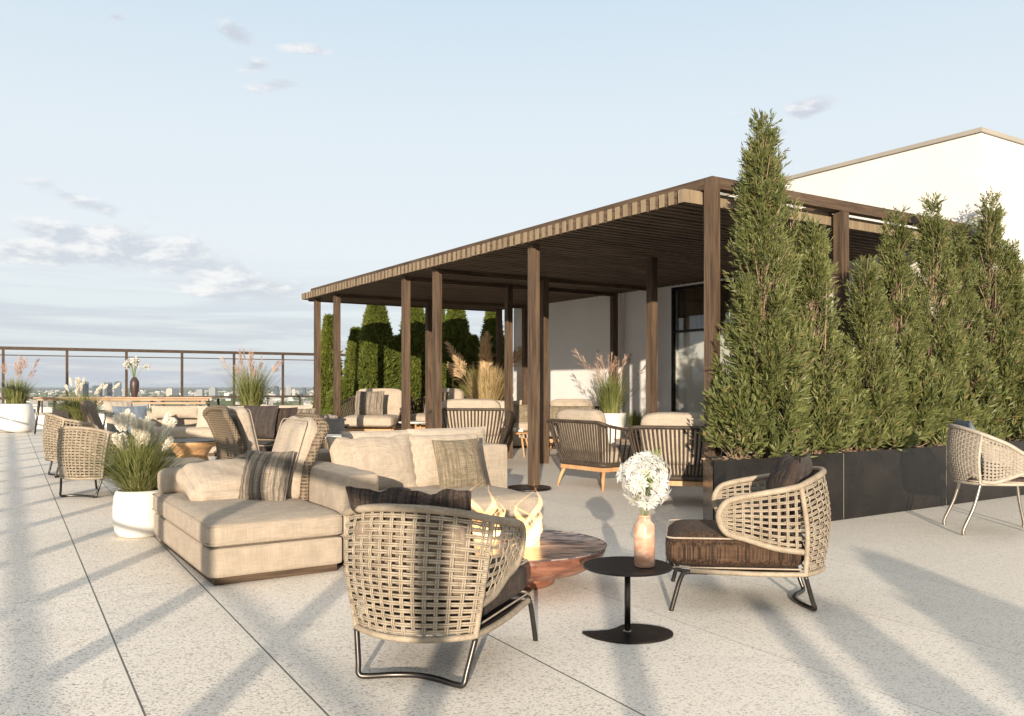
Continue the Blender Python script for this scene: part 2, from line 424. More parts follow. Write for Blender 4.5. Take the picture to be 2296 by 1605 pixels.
def pillow_mb(w, h, t, seed=0, n=30, wr=.010, slump=0.0, pinch=.05, crumple=0.0):
    """throw pillow in the XZ plane, bottom at z=0, thickness along y"""
    mb = MB(); rg = np.random.default_rng(seed); ph = rg.uniform(0, 6, 8)
    a = np.linspace(-1, 1, n); a = np.sin(a*PI/2*.98)/math.sin(PI/2*.98)
    U, V = np.meshgrid(a, a, indexing='ij')
    # pinched sides, pointed corners
    px = U*(1-pinch*(1-V**2)*np.abs(U)**2)*w/2
    pz = V*(1-pinch*(1-U**2)*np.abs(V)**2)*h/2
    pz += crumple*(.6*np.sin(U*7+ph[7])+.4*np.sin(U*15+ph[6]))*(V+1)/2*(1-np.abs(U)**5)
    prof = (np.clip(1-U**2,0,1)**.55)*(np.clip(1-V**2,0,1)**.55)
    fold = wr*(np.sin(U*9+ph[0]+V*3)*np.cos(V*4+ph[1])+.6*np.sin(V*11+ph[2]-U*4)*np.cos(U*5+ph[3])+.4*np.sin((U+V)*13+ph[4]))
    edge = np.exp(-((1-np.abs(V))/.35)**2)*np.sin(U*16+ph[5])*wr*.7+np.exp(-((1-np.abs(U))/.35)**2)*np.sin(V*16+ph[6])*wr*.7
    for sgn in (-1,1):
        y = sgn*(t/2*prof+(fold*sgn*.5+fold*.5+edge)*np.clip(prof*1.6,0,1))
        z = pz+h/2-slump*(1-U**2)*(V+1)/2
        P = np.stack([px,y,z],-1).reshape(-1,3)
        f = []
        for i in range(n-1):
            for j in range(n-1):
                q = (i*n+j,(i+1)*n+j,(i+1)*n+j+1,i*n+j+1); f.append(q if sgn<0 else q[::-1])
        mb.add(P, f)
    # seam loop
    ring = [(px[i,0],pz[i,0],i,0) for i in range(n)]+[(px[n-1,j],0,n-1,j) for j in range(1,n)]+[(0,0,i,n-1) for i in range(n-2,-1,-1)]+[(0,0,0,j) for j in range(n-2,0,-1)]
    seam = np.array([(px[i,j],0,pz[i,j]+h/2-slump*(1-U[i,j]**2)*(V[i,j]+1)/2) for (_,_,i,j) in ring])
    return mb, seam
PCACHE = {}
def pillow(loc, w, h, t, mat, tilt=-.3, rz=0.0, label='', seed=0, roll=0.0, cat='pillow', group=None, name='throw_pillow', slump=0.0, wr=.010, crumple=0.0):
    mb, seam = pillow_mb(w, h, t, seed, slump=slump, wr=wr, crumple=crumple)
    o = mb.build(name, mat, smooth=True)
    o.location = loc; o.rotation_euler = (tilt, roll, rz)
    p = MB(); p.tube(seam, .0045, 5, closed=True); p.build('piping', mat, o, True)
    return tag(o, label, cat, group)
# ------------------------------------------------------------------ world
def make_world():
    w = bpy.data.worlds.new("World"); sc.world = w; w.use_nodes = True
    nt = w.node_tree; nt.nodes.clear(); g = G(nt)
    out = g.node('ShaderNodeOutputWorld')
    sky = g.node('ShaderNodeTexSky'); sky.sky_type = 'NISHITA'; sky.sun_disc = False
    sky.sun_elevation = math.radians(SUN_EL); sky.sun_rotation = math.radians(180+SUN_AZ)
    sky.altitude = 100; sky.air_density = 1.0; sky.dust_density = 1.2; sky.ozone_density = 1.5
    b1 = g.node('ShaderNodeBackground'); b1.inputs[1].default_value = .12; g.link(sky.outputs[0], b1.inputs[0])
    tc = g.node('ShaderNodeTexCoord'); sep = g.node('ShaderNodeSeparateXYZ'); g.link(tc.outputs['Generated'], sep.inputs[0])
    X, Y, Z = sep.outputs
    az = g.m('ARCTAN2', X, Y); el = g.m('ARCSINE', Z)
    zen = g.m('MAXIMUM', el, 0.0)
    haze = g.ramp(g.m('MULTIPLY', zen, 1/0.9), [(0.0,(.57,.64,.715)),(.05,(.665,.72,.765)),(.17,(.765,.805,.835)),(.33,(.725,.795,.845)),(.52,(.58,.715,.815)),(.68,(.64,.69,.74)),(1.0,(.74,.75,.75))])
    # flat layers low over the horizon
    cv = g.node('ShaderNodeCombineXYZ'); g.link(g.m('MULTIPLY', az, 2.2), cv.inputs[0]); g.link(g.m('MULTIPLY', el, 34), cv.inputs[1])
    strat = g.noise(cv.outputs[0], 1.3, 5, .6, .6)
    lowmask = g.m('MULTIPLY', g.smooth(el, .16, .02), 1.0)
    col = g.mix(g.m('MULTIPLY', g.m('MULTIPLY', g.smooth(strat, .42, .60), lowmask), .9), haze, (.53,.565,.65))
    cv3 = g.node('ShaderNodeCombineXYZ'); g.link(g.m('MULTIPLY', az, 3.0), cv3.inputs[0]); g.link(g.m('MULTIPLY', el, 40), cv3.inputs[1]); cv3.inputs[2].default_value = 4
    st2 = g.noise(cv3.outputs[0], 1.6, 4, .6, .3)
    col = g.mix(g.m('MULTIPLY', g.m('MULTIPLY', g.smooth(st2, .53, .68), lowmask), .55), col, (.80,.80,.78))
    # heaped clouds: banks given by their azimuth, height, spread
    cv2 = g.node('ShaderNodeCombineXYZ'); g.link(g.m('MULTIPLY', az, 10), cv2.inputs[0]); g.link(g.m('MULTIPLY', el, 24), cv2.inputs[1])
    puff = g.noise(cv2.outputs[0], 1.3, 7, .58, .2)
    offs = g.node('ShaderNodeVectorMath', operation='ADD'); g.link(cv2.outputs[0], offs.inputs[0]); offs.inputs[1].default_value = (-.10,.16,0)
    puff2 = g.noise(offs.outputs[0], 1.3, 7, .58, .2)
    bank = None
    for (a0, e0, wa, we, tilt, k) in ((-.43,.150,.12,.030,-.10,1.15),(-.475,.190,.06,.013,-.28,1.0),(-.29,.108,.13,.020,-.05,1.0),(-.36,.130,.12,.022,-.1,1.0),(-.52,.137,.09,.018,0,1.0),
                                (-.54,.066,.12,.010,0,.5),(-.31,.375,.035,.016,0,.86),(-.245,.37,.04,.008,0,.78),(-.30,.345,.028,.012,.3,.9),(-.27,.330,.045,.010,.15,.92),(.345,.302,.04,.016,.12,1.0),(.30,.278,.04,.012,0,.92),(.27,.30,.03,.01,0,.7),(-.44,.375,.015,.008,0,.8),(.1,.06,.3,.015,0,.3)):
        da = g.m('SUBTRACT', az, a0); de = g.m('SUBTRACT', g.m('SUBTRACT', el, e0), g.m('MULTIPLY', da, tilt))
        q = g.m('ADD', g.m('POWER', g.m('DIVIDE', g.m('ABSOLUTE', da), wa), 2.0), g.m('POWER', g.m('DIVIDE', g.m('ABSOLUTE', de), we), 2.0))
        v = g.m('MULTIPLY', g.m('EXPONENT', g.m('MULTIPLY', q, -.8)), k)
        bank = v if bank is None else g.m('MAXIMUM', bank, v)
    dens = g.m('ADD', g.m('MULTIPLY', bank, .62), g.m('SUBTRACT', g.m('MULTIPLY', puff, 1.3), 1.13))
    cl = g.smooth(dens, -.14, .12)
    shade = g.smooth(g.m('SUBTRACT', puff2, puff), -.12, .06)
    ccol = g.mix(shade, (.88,.865,.855), (.585,.61,.67))
    col = g.mix(g.m('MULTIPLY', cl, .9), col, ccol)
    b2 = g.node('ShaderNodeBackground'); g.link(col, b2.inputs[0]); b2.inputs[1].default_value = SKY_GAIN
    mx = g.node('ShaderNodeMixShader'); mx.inputs[0].default_value = .92
    g.link(b1.outputs[0], mx.inputs[1]); g.link(b2.outputs[0], mx.inputs[2]); g.link(mx.outputs[0], out.inputs[0])
SUN_EL, SUN_AZ, SKY_GAIN = 10.0, 3.0, .56
make_world()
sun = bpy.data.lights.new('sun', 'SUN'); sun.energy = 3.9; sun.angle = math.radians(.4); sun.color = (1.0,.855,.68)
so = bpy.data.objects.new('sun', sun); COL.objects.link(so)
e = math.radians(SUN_EL); a = math.radians(SUN_AZ)
so.rotation_euler = Vector((math.sin(a)*math.cos(e), math.cos(a)*math.cos(e), -math.sin(e))).to_track_quat('-Z','Y').to_euler()
so.location = (0,-20,10)
cam = bpy.data.cameras.new('camera'); co = bpy.data.objects.new('camera', cam); COL.objects.link(co)
co.location = (0,0,H); co.rotation_euler = (PI/2,0,0)
cam.sensor_width = 36; cam.lens = 36*3296/4000; cam.shift_y = (1505-1398.5)/4000; cam.clip_end = 200000; cam.clip_start = .05
sc.camera = co
sc.view_settings.view_transform = 'Standard'; sc.view_settings.look = 'None'; sc.view_settings.exposure = .96; sc.view_settings.gamma = 1

# ------------------------------------------------------------------ setting
mb = MB(); pts = [uv(-9,-8), uv(24,-8), uv(24,28.0), uv(-9,28.0)]
mb.prism(pts, -.5, 0.0); tag(mb.build('terrace_floor', M['floor']), kind='structure')
mg, g, bs = newmat('plain'); setc(bs, (.1,.12,.08), 1, 0, 0)
n1 = g.noise(g.coords(scale=(.0012,.0012,.0012)), 1, 6, .65); n2 = g.noise(g.coords(scale=(.012,.012,.012)), 1, 4, .7)
c = g.mix(g.smooth(n1,.4,.6), (.05,.075,.035), (.17,.16,.12)); g.link(g.mix(g.smooth(n2,.45,.6), c, (.09,.10,.07)), bs.inputs['Base Color'])
GZ = -95.0
mb = MB(); mb.add([(-40000,-40000,GZ),(40000,-40000,GZ),(40000,40000,GZ),(-40000,40000,GZ)], [(0,1,2,3)])
tag(mb.build('ground', mg), kind='structure')
# the tower block the terrace tops (below the slab)
mb = MB(); mb.prism([uv(-8.8,-7.8), uv(23.8,-7.8), uv(23.8,27.8), uv(-8.8,27.8)], GZ, -.504)
tag(mb.build('tower_block', M['wall']), 'pale tower block standing under the roof terrace', 'building')
# low-rise city as one mass
mc, g, bs = newmat('city_blocks'); setc(bs, (.3,.3,.28), .9, 0, .1)
r = g.node('ShaderNodeNewGeometry').outputs['Random Per Island']
g.link(g.ramp(r, [(0.0,(.06,.08,.04)),(.35,(.10,.12,.07)),(.5,(.28,.27,.25)),(.75,(.40,.38,.35)),(.9,(.62,.60,.56)),(1.0,(.33,.17,.12))], 'CONSTANT'), bs.inputs['Base Color'])
mb = MB()
for i in range(7000):
    Y = 2200+11000*RNG.random()**1.4; X = Y*RNG.uniform(-.68,.12)
    w, d = RNG.uniform(12,60), RNG.uniform(12,60); h = RNG.uniform(6,20)*(1+(RNG.random()<.06)*RNG.uniform(.5,1.8))
    a = RNG.uniform(0,.6); ca, sa = math.cos(a), math.sin(a)
    P = [(X+ca*x-sa*y, Y+sa*x+ca*y) for x, y in ((-w/2,-d/2),(w/2,-d/2),(w/2,d/2),(-w/2,d/2))]
    mb.prism(P, GZ+.1, GZ+h)
tag(mb.build('distant_city', mc), 'low roofs and trees of the distant city below the horizon', 'city', kind='stuff')
def mat_tower(name, c, glass):
    m, g, bs = newmat(name); setc(bs, c, .6, 0, .3)
    tc = g.node('ShaderNodeTexCoord'); sep = g.node('ShaderNodeSeparateXYZ'); g.link(tc.outputs['Object'], sep.inputs[0])
    fz = g.m('FRACT', g.m('DIVIDE', sep.outputs[2], 7.0)); fx = g.m('FRACT', g.m('DIVIDE', g.m('ADD', sep.outputs[0], sep.outputs[1]), 9.0))
    k = g.m('MULTIPLY', g.m('GREATER_THAN', fz, .4), g.m('GREATER_THAN', fx, .35))
    g.link(g.mix(k, c, glass), bs.inputs['Base Color']); return m
MT = [mat_tower('tower_grey', (.08,.10,.125), (.02,.035,.055)), mat_tower('tower_pale', (.34,.34,.33), (.08,.11,.13)), mat_tower('tower_beige', (.52,.46,.36), (.2,.2,.2))]
towers = [ # px0, px1, top y (D), distance, mat, words
 (175,188,855,6200,0,'broad dark slab tower left of the tall grass plumes'),(189,197,855,6300,0,'narrow dark tower joined beside the broad dark slab'),
 (211,226,864,6000,0,'low stepped dark tower between the two tall pairs'),(227,237,856.5,6400,1,'left tower of the pale tall pair near the flower vase'),
 (240,250,857,6500,0,'right tower of the pale tall pair near the flower vase'),(258,270,855,6100,0,'lone grey square tower just left of the railing post by the flower vase'),
 (375,386,870.5,6200,2,'short beige tower right of the third railing post'),(388,399,873,6400,0,'short grey block beside the short beige tower'),
 (443,455,872.5,6000,1,'short pale tower above the right end of the long table'),(471,485,868.5,5800,1,'taller pale tower above the right end of the long table'),
 (412,420,876,6900,0,'small dark block behind the fourth railing post'),(275,281,866,7000,1,'thin pale tower just right of the railing post by the flower vase'),
 (615,623,865,6700,0,'grey tower seen through the pink plume grass'),(641,651,864,5900,1,'white twin-topped tower left of the fifth railing post'),
 (655,661,872,6200,2,'small white tower right of the fifth railing post'),(677,684,868,6400,0,'dark tower close beside the first pergola post'),
 (630,638,873,6500,2,'low beige tower left of the fifth railing post'),(664,672,875,6900,1,'low pale block before the first pergola post')]
for (x0, x1, ty, D, mi, words) in towers:
    wd = 1.15*(x1-x0)/FD*D; X = ((x0+x1)/2-CX)/FD*D; top = H+(HY-ty)/FD*D
    root = empty('distant_tower', (X,D,GZ), RNG.uniform(-.3,.3), words, 'tower', 'towers of the far skyline')
    b = MB(); hh = top-GZ; b.box(-wd/2,wd/2,-wd*.35,wd*.35,0,hh*.96); b.build('shaft', MT[mi], root)
    b = MB(); b.box(-wd*.3,wd*.3,-wd*.2,wd*.2,hh*.96+.02,hh); b.build('roof_plant', MT[mi], root)
# haze
def haze():
    mh = bpy.data.materials.new('haze'); mh.use_nodes = True; nt = mh.node_tree; nt.nodes.clear(); g = G(nt)
    o = g.node('ShaderNodeOutputMaterial'); p = g.node('ShaderNodeVolumePrincipled')
    p.inputs['Color'].default_value = (.80,.88,.95,1); p.inputs['Density'].default_value = 3e-5; p.inputs['Anisotropy'].default_value = .2
    g.link(p.outputs[0], o.inputs['Volume'])
    mb = MB(); mb.box(-45000,45000,-45000,45000,GZ-1,14)
    tag(mb.build('haze', mh), kind='stuff')
if USE_HAZE: haze()

# parapet + tall railing at the far end (runs along u at v=28)
V0 = 28.0
def uvbox(mb, u0, u1, v0, v1, z0, z1, mat=0):
    mb.prism([uv(u0,v0),uv(u1,v0),uv(u1,v1),uv(u0,v1)], z0, z1, mat)
root = empty('parapet_wall', (*uv(5,V0),0), 0, 'low pale parapet wall along the far edge of the terrace', 'wall')
mb = MB(); uvbox(mb, -9, 24, V0-.15, V0+.15, 0, .40); o = mb.build('wall', M['wall']); 
mb = MB(); uvbox(mb, -9, 24, V0-.19, V0+.19, .402, .45); p = mb.build('coping', M['coping'])
for q in (o, p):
    q.parent = root; q.location = Vector((0,0,0))-root.location
root = empty('terrace_railing', (*uv(1.9,V0),.45), ANG, 'tall bronze railing with a thin upper bar along the far parapet', 'railing')
def rail_tube(name, u0, u1, z, r, parent, base): 
    b = MB(); b.box(u0,u1,-r,r,z-r,z+r); return b.build(name, M['rail'], parent)
rail_tube('top_rail', -11, 13, 1.86, .045, root, 0); rail_tube('cable', -11, 13, 1.66, .014, root, 0)
for k in range(-6, 8):
    b = MB(); u = 2.45-1.9+k*1.61; b.box(u-.035,u+.035,-.03,.03,0,1.815); b.build('post', M['rail'], root)
root = empty('balcony_railing', (*uv(1.9,V0+1.4),-1.0), ANG, 'lower dark railing with thin posts beyond the far parapet', 'railing')
rail_tube('top_rail', -11, 13, 1.86, .03, root, 0)
for k in range(-10, 12):
    b = MB(); u = k*1.15; b.box(u-.02,u+.02,-.02,.02,0,1.83); b.build('post', M['rail'], root)
mb = MB(); mb.box(-11,13,-.3,.3,-.2,-.002); mb.build('ledge', M['coping'], root)

# railing to the left / behind the camera whose bars shade the floor
root = empty('side_railing', (-1.95,-3.0,0), math.atan2(.858,-.513), 'tall bronze railing along the open left side of the terrace', 'railing')
b = MB(); b.box(-5,26,-.025,.025,1.02,1.062); b.build('mid_rail', M['rail'], root)
b = MB(); b.box(-5,26,-.025,.025,1.36,1.40); b.build('upper_bar', M['rail'], root)
b = MB(); b.box(-5,26,-.05,.05,2.20,2.28); b.build('top_rail', M['rail'], root)
for k in range(-3, 18):
    b = MB(); b.box(k*1.5-.85,k*1.5-.75,-.05,.05,0,2.198); b.build('post', M['rail'], root)

# ------------------------------------------------------------------ building
BU, BV = 10.30, 5.51
root = empty('penthouse_building', (*uv(BU,BV),0), ANG, 'white rendered rooftop building with a thin tan coping behind the pergola', 'building')
b = MB(); T = 4.31
b.box(0,.3,0,3.3,0,T); b.box(0,.3,3.3,5.35,2.95,T); b.box(0,.3,5.35,10.4,0,T)
b.box(.3,12,0,.3,0,T); b.box(.3,12,10.1,10.4,0,T); b.box(.3,11.99,.3,10.1,T-.1,T-.02)
b.box(-.07,-.002,6.6,6.95,0,2.96)
b.build('wall', M['wall'], root)
b = MB(); b.box(-.03,12,-.03,10.43,T+.002,T+.055); b.build('coping', M['coping'], root)
wn = MB(); wn.box(.005,.06,3.302,3.36,.0,2.948); wn.box(.005,.06,5.30,5.348,0,2.948); wn.box(.005,.06,3.36,5.30,2.89,2.948); wn.box(.005,.06,3.36,5.30,0,.06)
wn.box(-.01,.07,3.36,5.30,2.16,2.20)
wf = wn.build('window', M['blackmetal'], root)
mgl = bpy.data.materials.new('window_glass'); mgl.use_nodes = True; nt = mgl.node_tree; g = G(nt); nt.nodes.clear()
gl = g.node('ShaderNodeBsdfGlossy'); gl.inputs['Roughness'].default_value = .02; tr = g.node('ShaderNodeBsdfTransparent'); tr.inputs[0].default_value = (.92,.93,.92,1)
mx = g.node('ShaderNodeMixShader'); mx.inputs[0].default_value = .07; oo = g.node('ShaderNodeOutputMaterial')
g.link(tr.outputs[0], mx.inputs[1]); g.link(gl.outputs[0], mx.inputs[2]); g.link(mx.outputs[0], oo.inputs[0])
b = MB(); b.box(.025,.035,3.36,5.30,.06,2.16); b.box(.025,.035,3.36,5.30,2.20,2.89); b.build('pane', mgl, wf)
b = MB(); b.box(.16,.20,3.302,5.348,2.18,2.948); b.build('timber_panel', M['pwood_z'], root)
b = MB(); b.box(.16,.20,3.302,5.348,0,2.178); b.build('pale_backing', M['wall'], root)  # pale sheet added close behind the glass to brighten the window

# ------------------------------------------------------------------ pergola
root = empty('pergola', (*uv(5.82,5.59),0), ANG, 'dark stained timber pergola with a slatted roof and square posts', 'pergola')
ROOFV = 10.95
def post(u, v, s=.105, top=2.962):
    b = MB(); b.box(u,u+s,v,v+s,0,top); b.build('post', M['pwood_z'], root)
VS = [8.54, 11.07, 12.13, 15.1, 16.16]
b = MB(); b.box(0,.105,0,.105,0,3.20); b.build('post', M['pwood_z'], root)
b = MB(); b.box(1.92,2.04,0,.105,0,3.088); b.build('post', M['pwood_z'], root)
b = MB(); b.box(4.33,4.435,0,.105,0,3.20); b.build('post', M['pwood_z'], root)
for v in VS: post(-.05, v-5.59-.05)
for v in VS[:-1]+[16.16]: post(1.88, v-5.59-.05)
for v in VS: post(4.2, v-5.59-.05)
b = MB(); b.box(0,.105,.107,ROOFV,3.092,3.20); b.build('roof_beam', M['pwood_y'], root)
b = MB(); b.box(.107,4.328,0,.105,3.092,3.20); b.build('roof_beam', M['pwood_x'], root)
b = MB(); b.box(4.33,4.435,.107,ROOFV,3.092,3.20); b.build('roof_beam', M['pwood_y'], root)
b = MB(); b.box(-.02,4.44,ROOFV+.002,ROOFV+.09,2.95,3.13); b.build('roof_beam', M['pwood_x'], root)
b = MB(); b.box(1.9,2.0,.107,ROOFV,3.094,3.198); b.build('roof_beam', M['pwood_y'], root)
b = MB()
vv = .165; k = 0
while vv < ROOFV-.1:
    wide = any(abs(vv+5.59-p) < .10 for p in VS) or k == 0
    t = .12 if wide and k else .078
    jit = random.uniform(-.006,.006)
    x0, x1 = -.20+jit, 4.4; y0, y1 = vv, vv+t; z0, z1 = 2.965, 3.088
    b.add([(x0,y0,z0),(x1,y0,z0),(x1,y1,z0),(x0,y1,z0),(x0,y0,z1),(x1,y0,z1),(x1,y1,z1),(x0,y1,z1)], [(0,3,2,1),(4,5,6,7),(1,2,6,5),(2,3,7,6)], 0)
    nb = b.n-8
    b.f += [(nb+3,nb+0,nb+4,nb+7), (nb+0,nb+1,nb+5,nb+4)]; b.m += [1, 1 if k == 0 else 0]  # ends and the first slat's near side take the sunlit tone
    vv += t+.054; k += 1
b.build('roof_slats', [M['slat'], M['slatlit']], root)
# thin crossing battens under the roof seen as seams
for v in VS[:4]:
    b = MB(); b.box(.107,4.328,v-5.59-.03,v-5.59+.06,2.90,2.96); b.build('tie_beam', M['pwood_x'], root) if v not in (8.54,) else None
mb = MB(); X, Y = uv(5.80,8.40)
mb.lathe([(0,0),(.26,0),(.27,.006),(.27,.022),(.26,.028),(0,.028)], 36, c=(0,0,0))  # flat dark disc by the post
tag(mb.build('floor_disc', M['blackmetal'], smooth=False, loc=(X-.12,Y-.05,0)), 'low round black disc on the floor at the foot of a pergola post', 'floor plate')
# ------------------------------------------------------------------ woven tub chairs
def weave(mb, S, nc, nr, cord, amp, flat=.42, double=True, sub=3, mat=0):
    """over-under strands on surface S(s,t)->(point, normal), s and t in 0..1"""
    def strand(line, par):
        ks = np.arange(len(line))
        pts, nrm = zip(*[S(*q) for q in line]); pts = np.array(pts); nrm = np.array(nrm)
        return pts, nrm
    def emit(pts, nrm, off):
        T = np.gradient(pts, axis=0); T /= np.maximum(np.linalg.norm(T,axis=1,keepdims=True),1e-9)
        B = np.cross(T, nrm); B /= np.maximum(np.linalg.norm(B,axis=1,keepdims=True),1e-9)
        C = pts+nrm*off[:,None]
        for sh in ((-.5,.5) if double else (0,)):
            w = cord*(1.0 if double else 1.5)
            c = C+B*(sh*2*w)
            th = np.arange(5)*2*PI/5+.3
            ring = c[:,None,:]+w*np.cos(th)[None,:,None]*B[:,None,:]+w*flat*np.sin(th)[None,:,None]*nrm[:,None,:]
            n = len(c); f = []
            for i in range(n-1):
                for j in range(5):
                    k = (j+1)%5; f.append((i*5+j,i*5+k,(i+1)*5+k,(i+1)*5+j))
            mb.add(ring.reshape(-1,3), f, mat)
    for i in range(nc):
        s = (i+.5)/nc; m = nr*sub+1; t = np.linspace(0,1,m)
        pts, nrm = strand([(s,x) for x in t], i)
        emit(pts, nrm, amp*np.sin(PI*(t*nr)+ (PI if i%2 else 0)))
    for j in range(nr):
        t = (j+.5)/nr; m = nc*sub+1; s = np.linspace(0,1,m)
        pts, nrm = strand([(x,t) for x in s], j)
        ph = PI*(s*nc)
        emit(pts, nrm, amp*np.sin(ph+(PI if j%2==0 else 0)))

def wicker_chair(name, label, group, zb=.208, zr=.745, ztt=.60, ztb=.43, zst=.33, cols=13, rows=17, acols=10, arows=8, cord=.0046,
                 seat=M['dark'], rat='rattan', dining=False, seatpad=.17, wrapped=True, panel=M['taupe']):
    R = empty(name, (0,0,0), 0, label, 'chair', group)
    w = .0148
    yb, yr = (-.37,-.37) if not dining else (-.33,-.36)
    sb = .27 if not dining else .26
    st_ = .335 if not dining else .30
    def Rim(s): return np.array([st_*s, yr+.15*s*s, zr-.035*s*s-(.02*abs(s)**3)])
    def Base(s): return np.array([sb*s, yb+.12*s*s, zb])
    tipy = .185 if not dining else .22
    tipx = .368 if not dining else .33
    def side(sg):
        a = Rim(1.0)
        P = [Rim(.5)*np.array([sg,1,1]), a*np.array([sg,1,1]), (sg*(tipx+.005),-.03,(a[2]*.55+ztt*.45)), (sg*tipx,.09,ztt+.022), (sg*(tipx-.005),tipy-.03,ztt-.01),
             (sg*(tipx-.012),tipy,(ztt+ztb)/2), (sg*(tipx-.03),tipy-.04,ztb), (sg*(tipx-.05),tipy-.14,ztb-.035), (sg*(sb+.035),-.10,zst+.02 if not dining else zst), (sg*(sb+.008),yb+.13,zst)]
        return spline(P, 6)[6:]
    rim = MB()
    back = [Rim(s) for s in np.linspace(-1,1,25)]
    L = side(-1)[::-1]; Rr = side(1)
    full = np.vstack([L[:-1], np.array(back), Rr[1:]])
    rim.tube(full, w*1.22, 10, wrap=.13 if wrapped else 0)
    rim.build('rim', M[rat], R, True)
    fr = MB()
    # base ring: back arc and flaring side rails
    arc = [Base(s) for s in np.linspace(-1,1,17)]
    fw = .345 if not dining else .27; fy = .33 if not dining else .24
    rl = spline([Base(-1), (-(sb+fw)/2-.01,0,zb+.002), (-fw,fy,zb+.01)], 8)[::-1]
    rr_ = spline([Base(1), ((sb+fw)/2+.01,0,zb+.002), (fw,fy,zb+.01)], 8)
    fr.tube(np.vstack([rl[:-1], np.array(arc), rr_[1:]]), w, 10, wrap=.13 if wrapped else 0)
    for sg in (-1,1):
        a, b_ = Base(1)*np.array([sg,1,1]), Rim(1)*np.array([sg,1,1])
        bow = (a+b_)/2+np.array([sg*.005,-.02,0])
        fr.tube(spline([a,bow,b_],8), w*.95, 10, wrap=.13 if wrapped else 0)
    fr.build('wrapped_frame', M[rat], R, True)
    # woven skins
    def SB(s, t):
        q = 2*s-1; a, b_ = Base(q), Rim(q); tt = .03+.94*t
        bulge = .035*math.sin(PI*tt)
        n = np.array([q*.55,-1.0,.12]); n /= np.linalg.norm(n)
        return a+(b_-a)*tt+n*bulge, n
    wv = MB(); weave(wv, SB, cols, rows, cord, cord*.85)
    wv.build('woven_back', M[rat], R, True)
    for sg in (1,-1):
        C = side(1); d = np.r_[0,np.cumsum(np.linalg.norm(np.diff(C,axis=0),axis=1))]
        it = int(np.argmax(C[:,1])); top = C[:it+1]; bot = C[it:][::-1]
        def along(P, x):
            dd = np.r_[0,np.cumsum(np.linalg.norm(np.diff(P,axis=0),axis=1))]; dd /= dd[-1]
            return np.array([np.interp(x, dd, P[:,k]) for k in range(3)])
        def SS(s, t, sg=sg):
            x = .02+.93*s
            a, b_ = along(bot, x), along(top, x)
            a = a if x > .02 else a
            # lower edge starts at the stile foot
            p = a+(b_-a)*(.04+.92*t); p[0] *= sg
            n = np.array([sg*1.0,-.12*(1-x),.05]); n /= np.linalg.norm(n)
            p += n*.012*math.sin(PI*t)*math.sin(PI*x)
            return p, n
        wv = MB(); weave(wv, SS, acols, arows, cord*.85, cord*.7)
        wv.build('woven_arm', M[rat], R, True)
    # metal legs
    lg = 'steel' if dining else 'metal'
    if not dining:
        b = MB()
        a0 = Base(1)+np.array([0,0,-.01]); fx, fyb = .235,-.30
        P = [a0*np.array([-1,1,1]), (-.245,-.285,.07), (-fx,fyb,.022), (-fx+.035,fyb+.01,.012), (-.10,fyb+.055,.012), (0,fyb+.075,.012), (.10,fyb+.055,.012), (fx-.035,fyb+.01,.012), (fx,fyb,.022), (.245,-.285,.07), a0]
        b.tube(spline(P, 7), .0125, 10); b.build('sled_leg', M[lg], R, True)
        for sg in (-1,1):
            b = MB(); b.tube(spline([(sg*.335,.24,zb+.003),(sg*.345,.345,zb+.002),(sg*.348,.375,zb-.025),(sg*.355,.405,.08),(sg*.36,.425,.0)],7), .0125, 10)
            b.build('leg', M[lg], R, True)
        b = MB(); b.tube(spline([(-.345,.33,zb+.006),(-.30,.41,zb+.012),(0,.44,zb+.012),(.30,.41,zb+.012),(.345,.33,zb+.006)],7), .011, 10)
        b.build('front_bar', M[lg], R, True)
    else:
        for sg in (-1,1):
            for (y0, y1) in ((yb+.12,-.34),(fy,.30)):
                b = MB(); x0 = sg*(sb if y0<0 else fw-.01)
                b.tube(spline([(x0,y0,zb),(x0*1.03,y0*.6+y1*.4,zb*.55),(x0*1.05,y1,zb*.12),(x0*1.05,y1,0)],6), .0135, 10); b.build('leg', M[lg], R, True)
    # seat
    b = MB(); ly = .70 if not dining else .52
    soft_box(b, .60, ly, seatpad, r=.065, crown=.022, n=14, c=(0,(.10 if not dining else -.02),zb+.018), taper=(.82,1.08) if not dining else (.86,.95), seed=3)
    so_ = b.build('seat_cushion', seat, R, True)
    for z in (zb+.022, zb+seatpad+.012):
        p = MB(); q = rim_path(.605, ly+.005, .05, z, taper=(.82,1.08) if not dining else (.86,.95)); q[:,1] += (.10 if not dining else -.02)
        p.tube(q, .0048, 6, closed=True); p.build('piping', M['cushion'], so_, True)
    b = MB(); b.prism([(-sb,-.22),(sb,-.22),(fw-.01,fy),(-fw+.01,fy)], zb-.004, zb+.012); b.build('seat_deck', M['blackmetal'], R)
    if panel:
        b = MB(); soft_box(b, .50, .10, zr-zb-.22, r=.04, crown=.015, n=12, seed=8)
        o = b.build('back_cushion', panel, R, True); o.location = (0,-.25,zb+.16); o.rotation_euler = (.12,0,0)
    return R

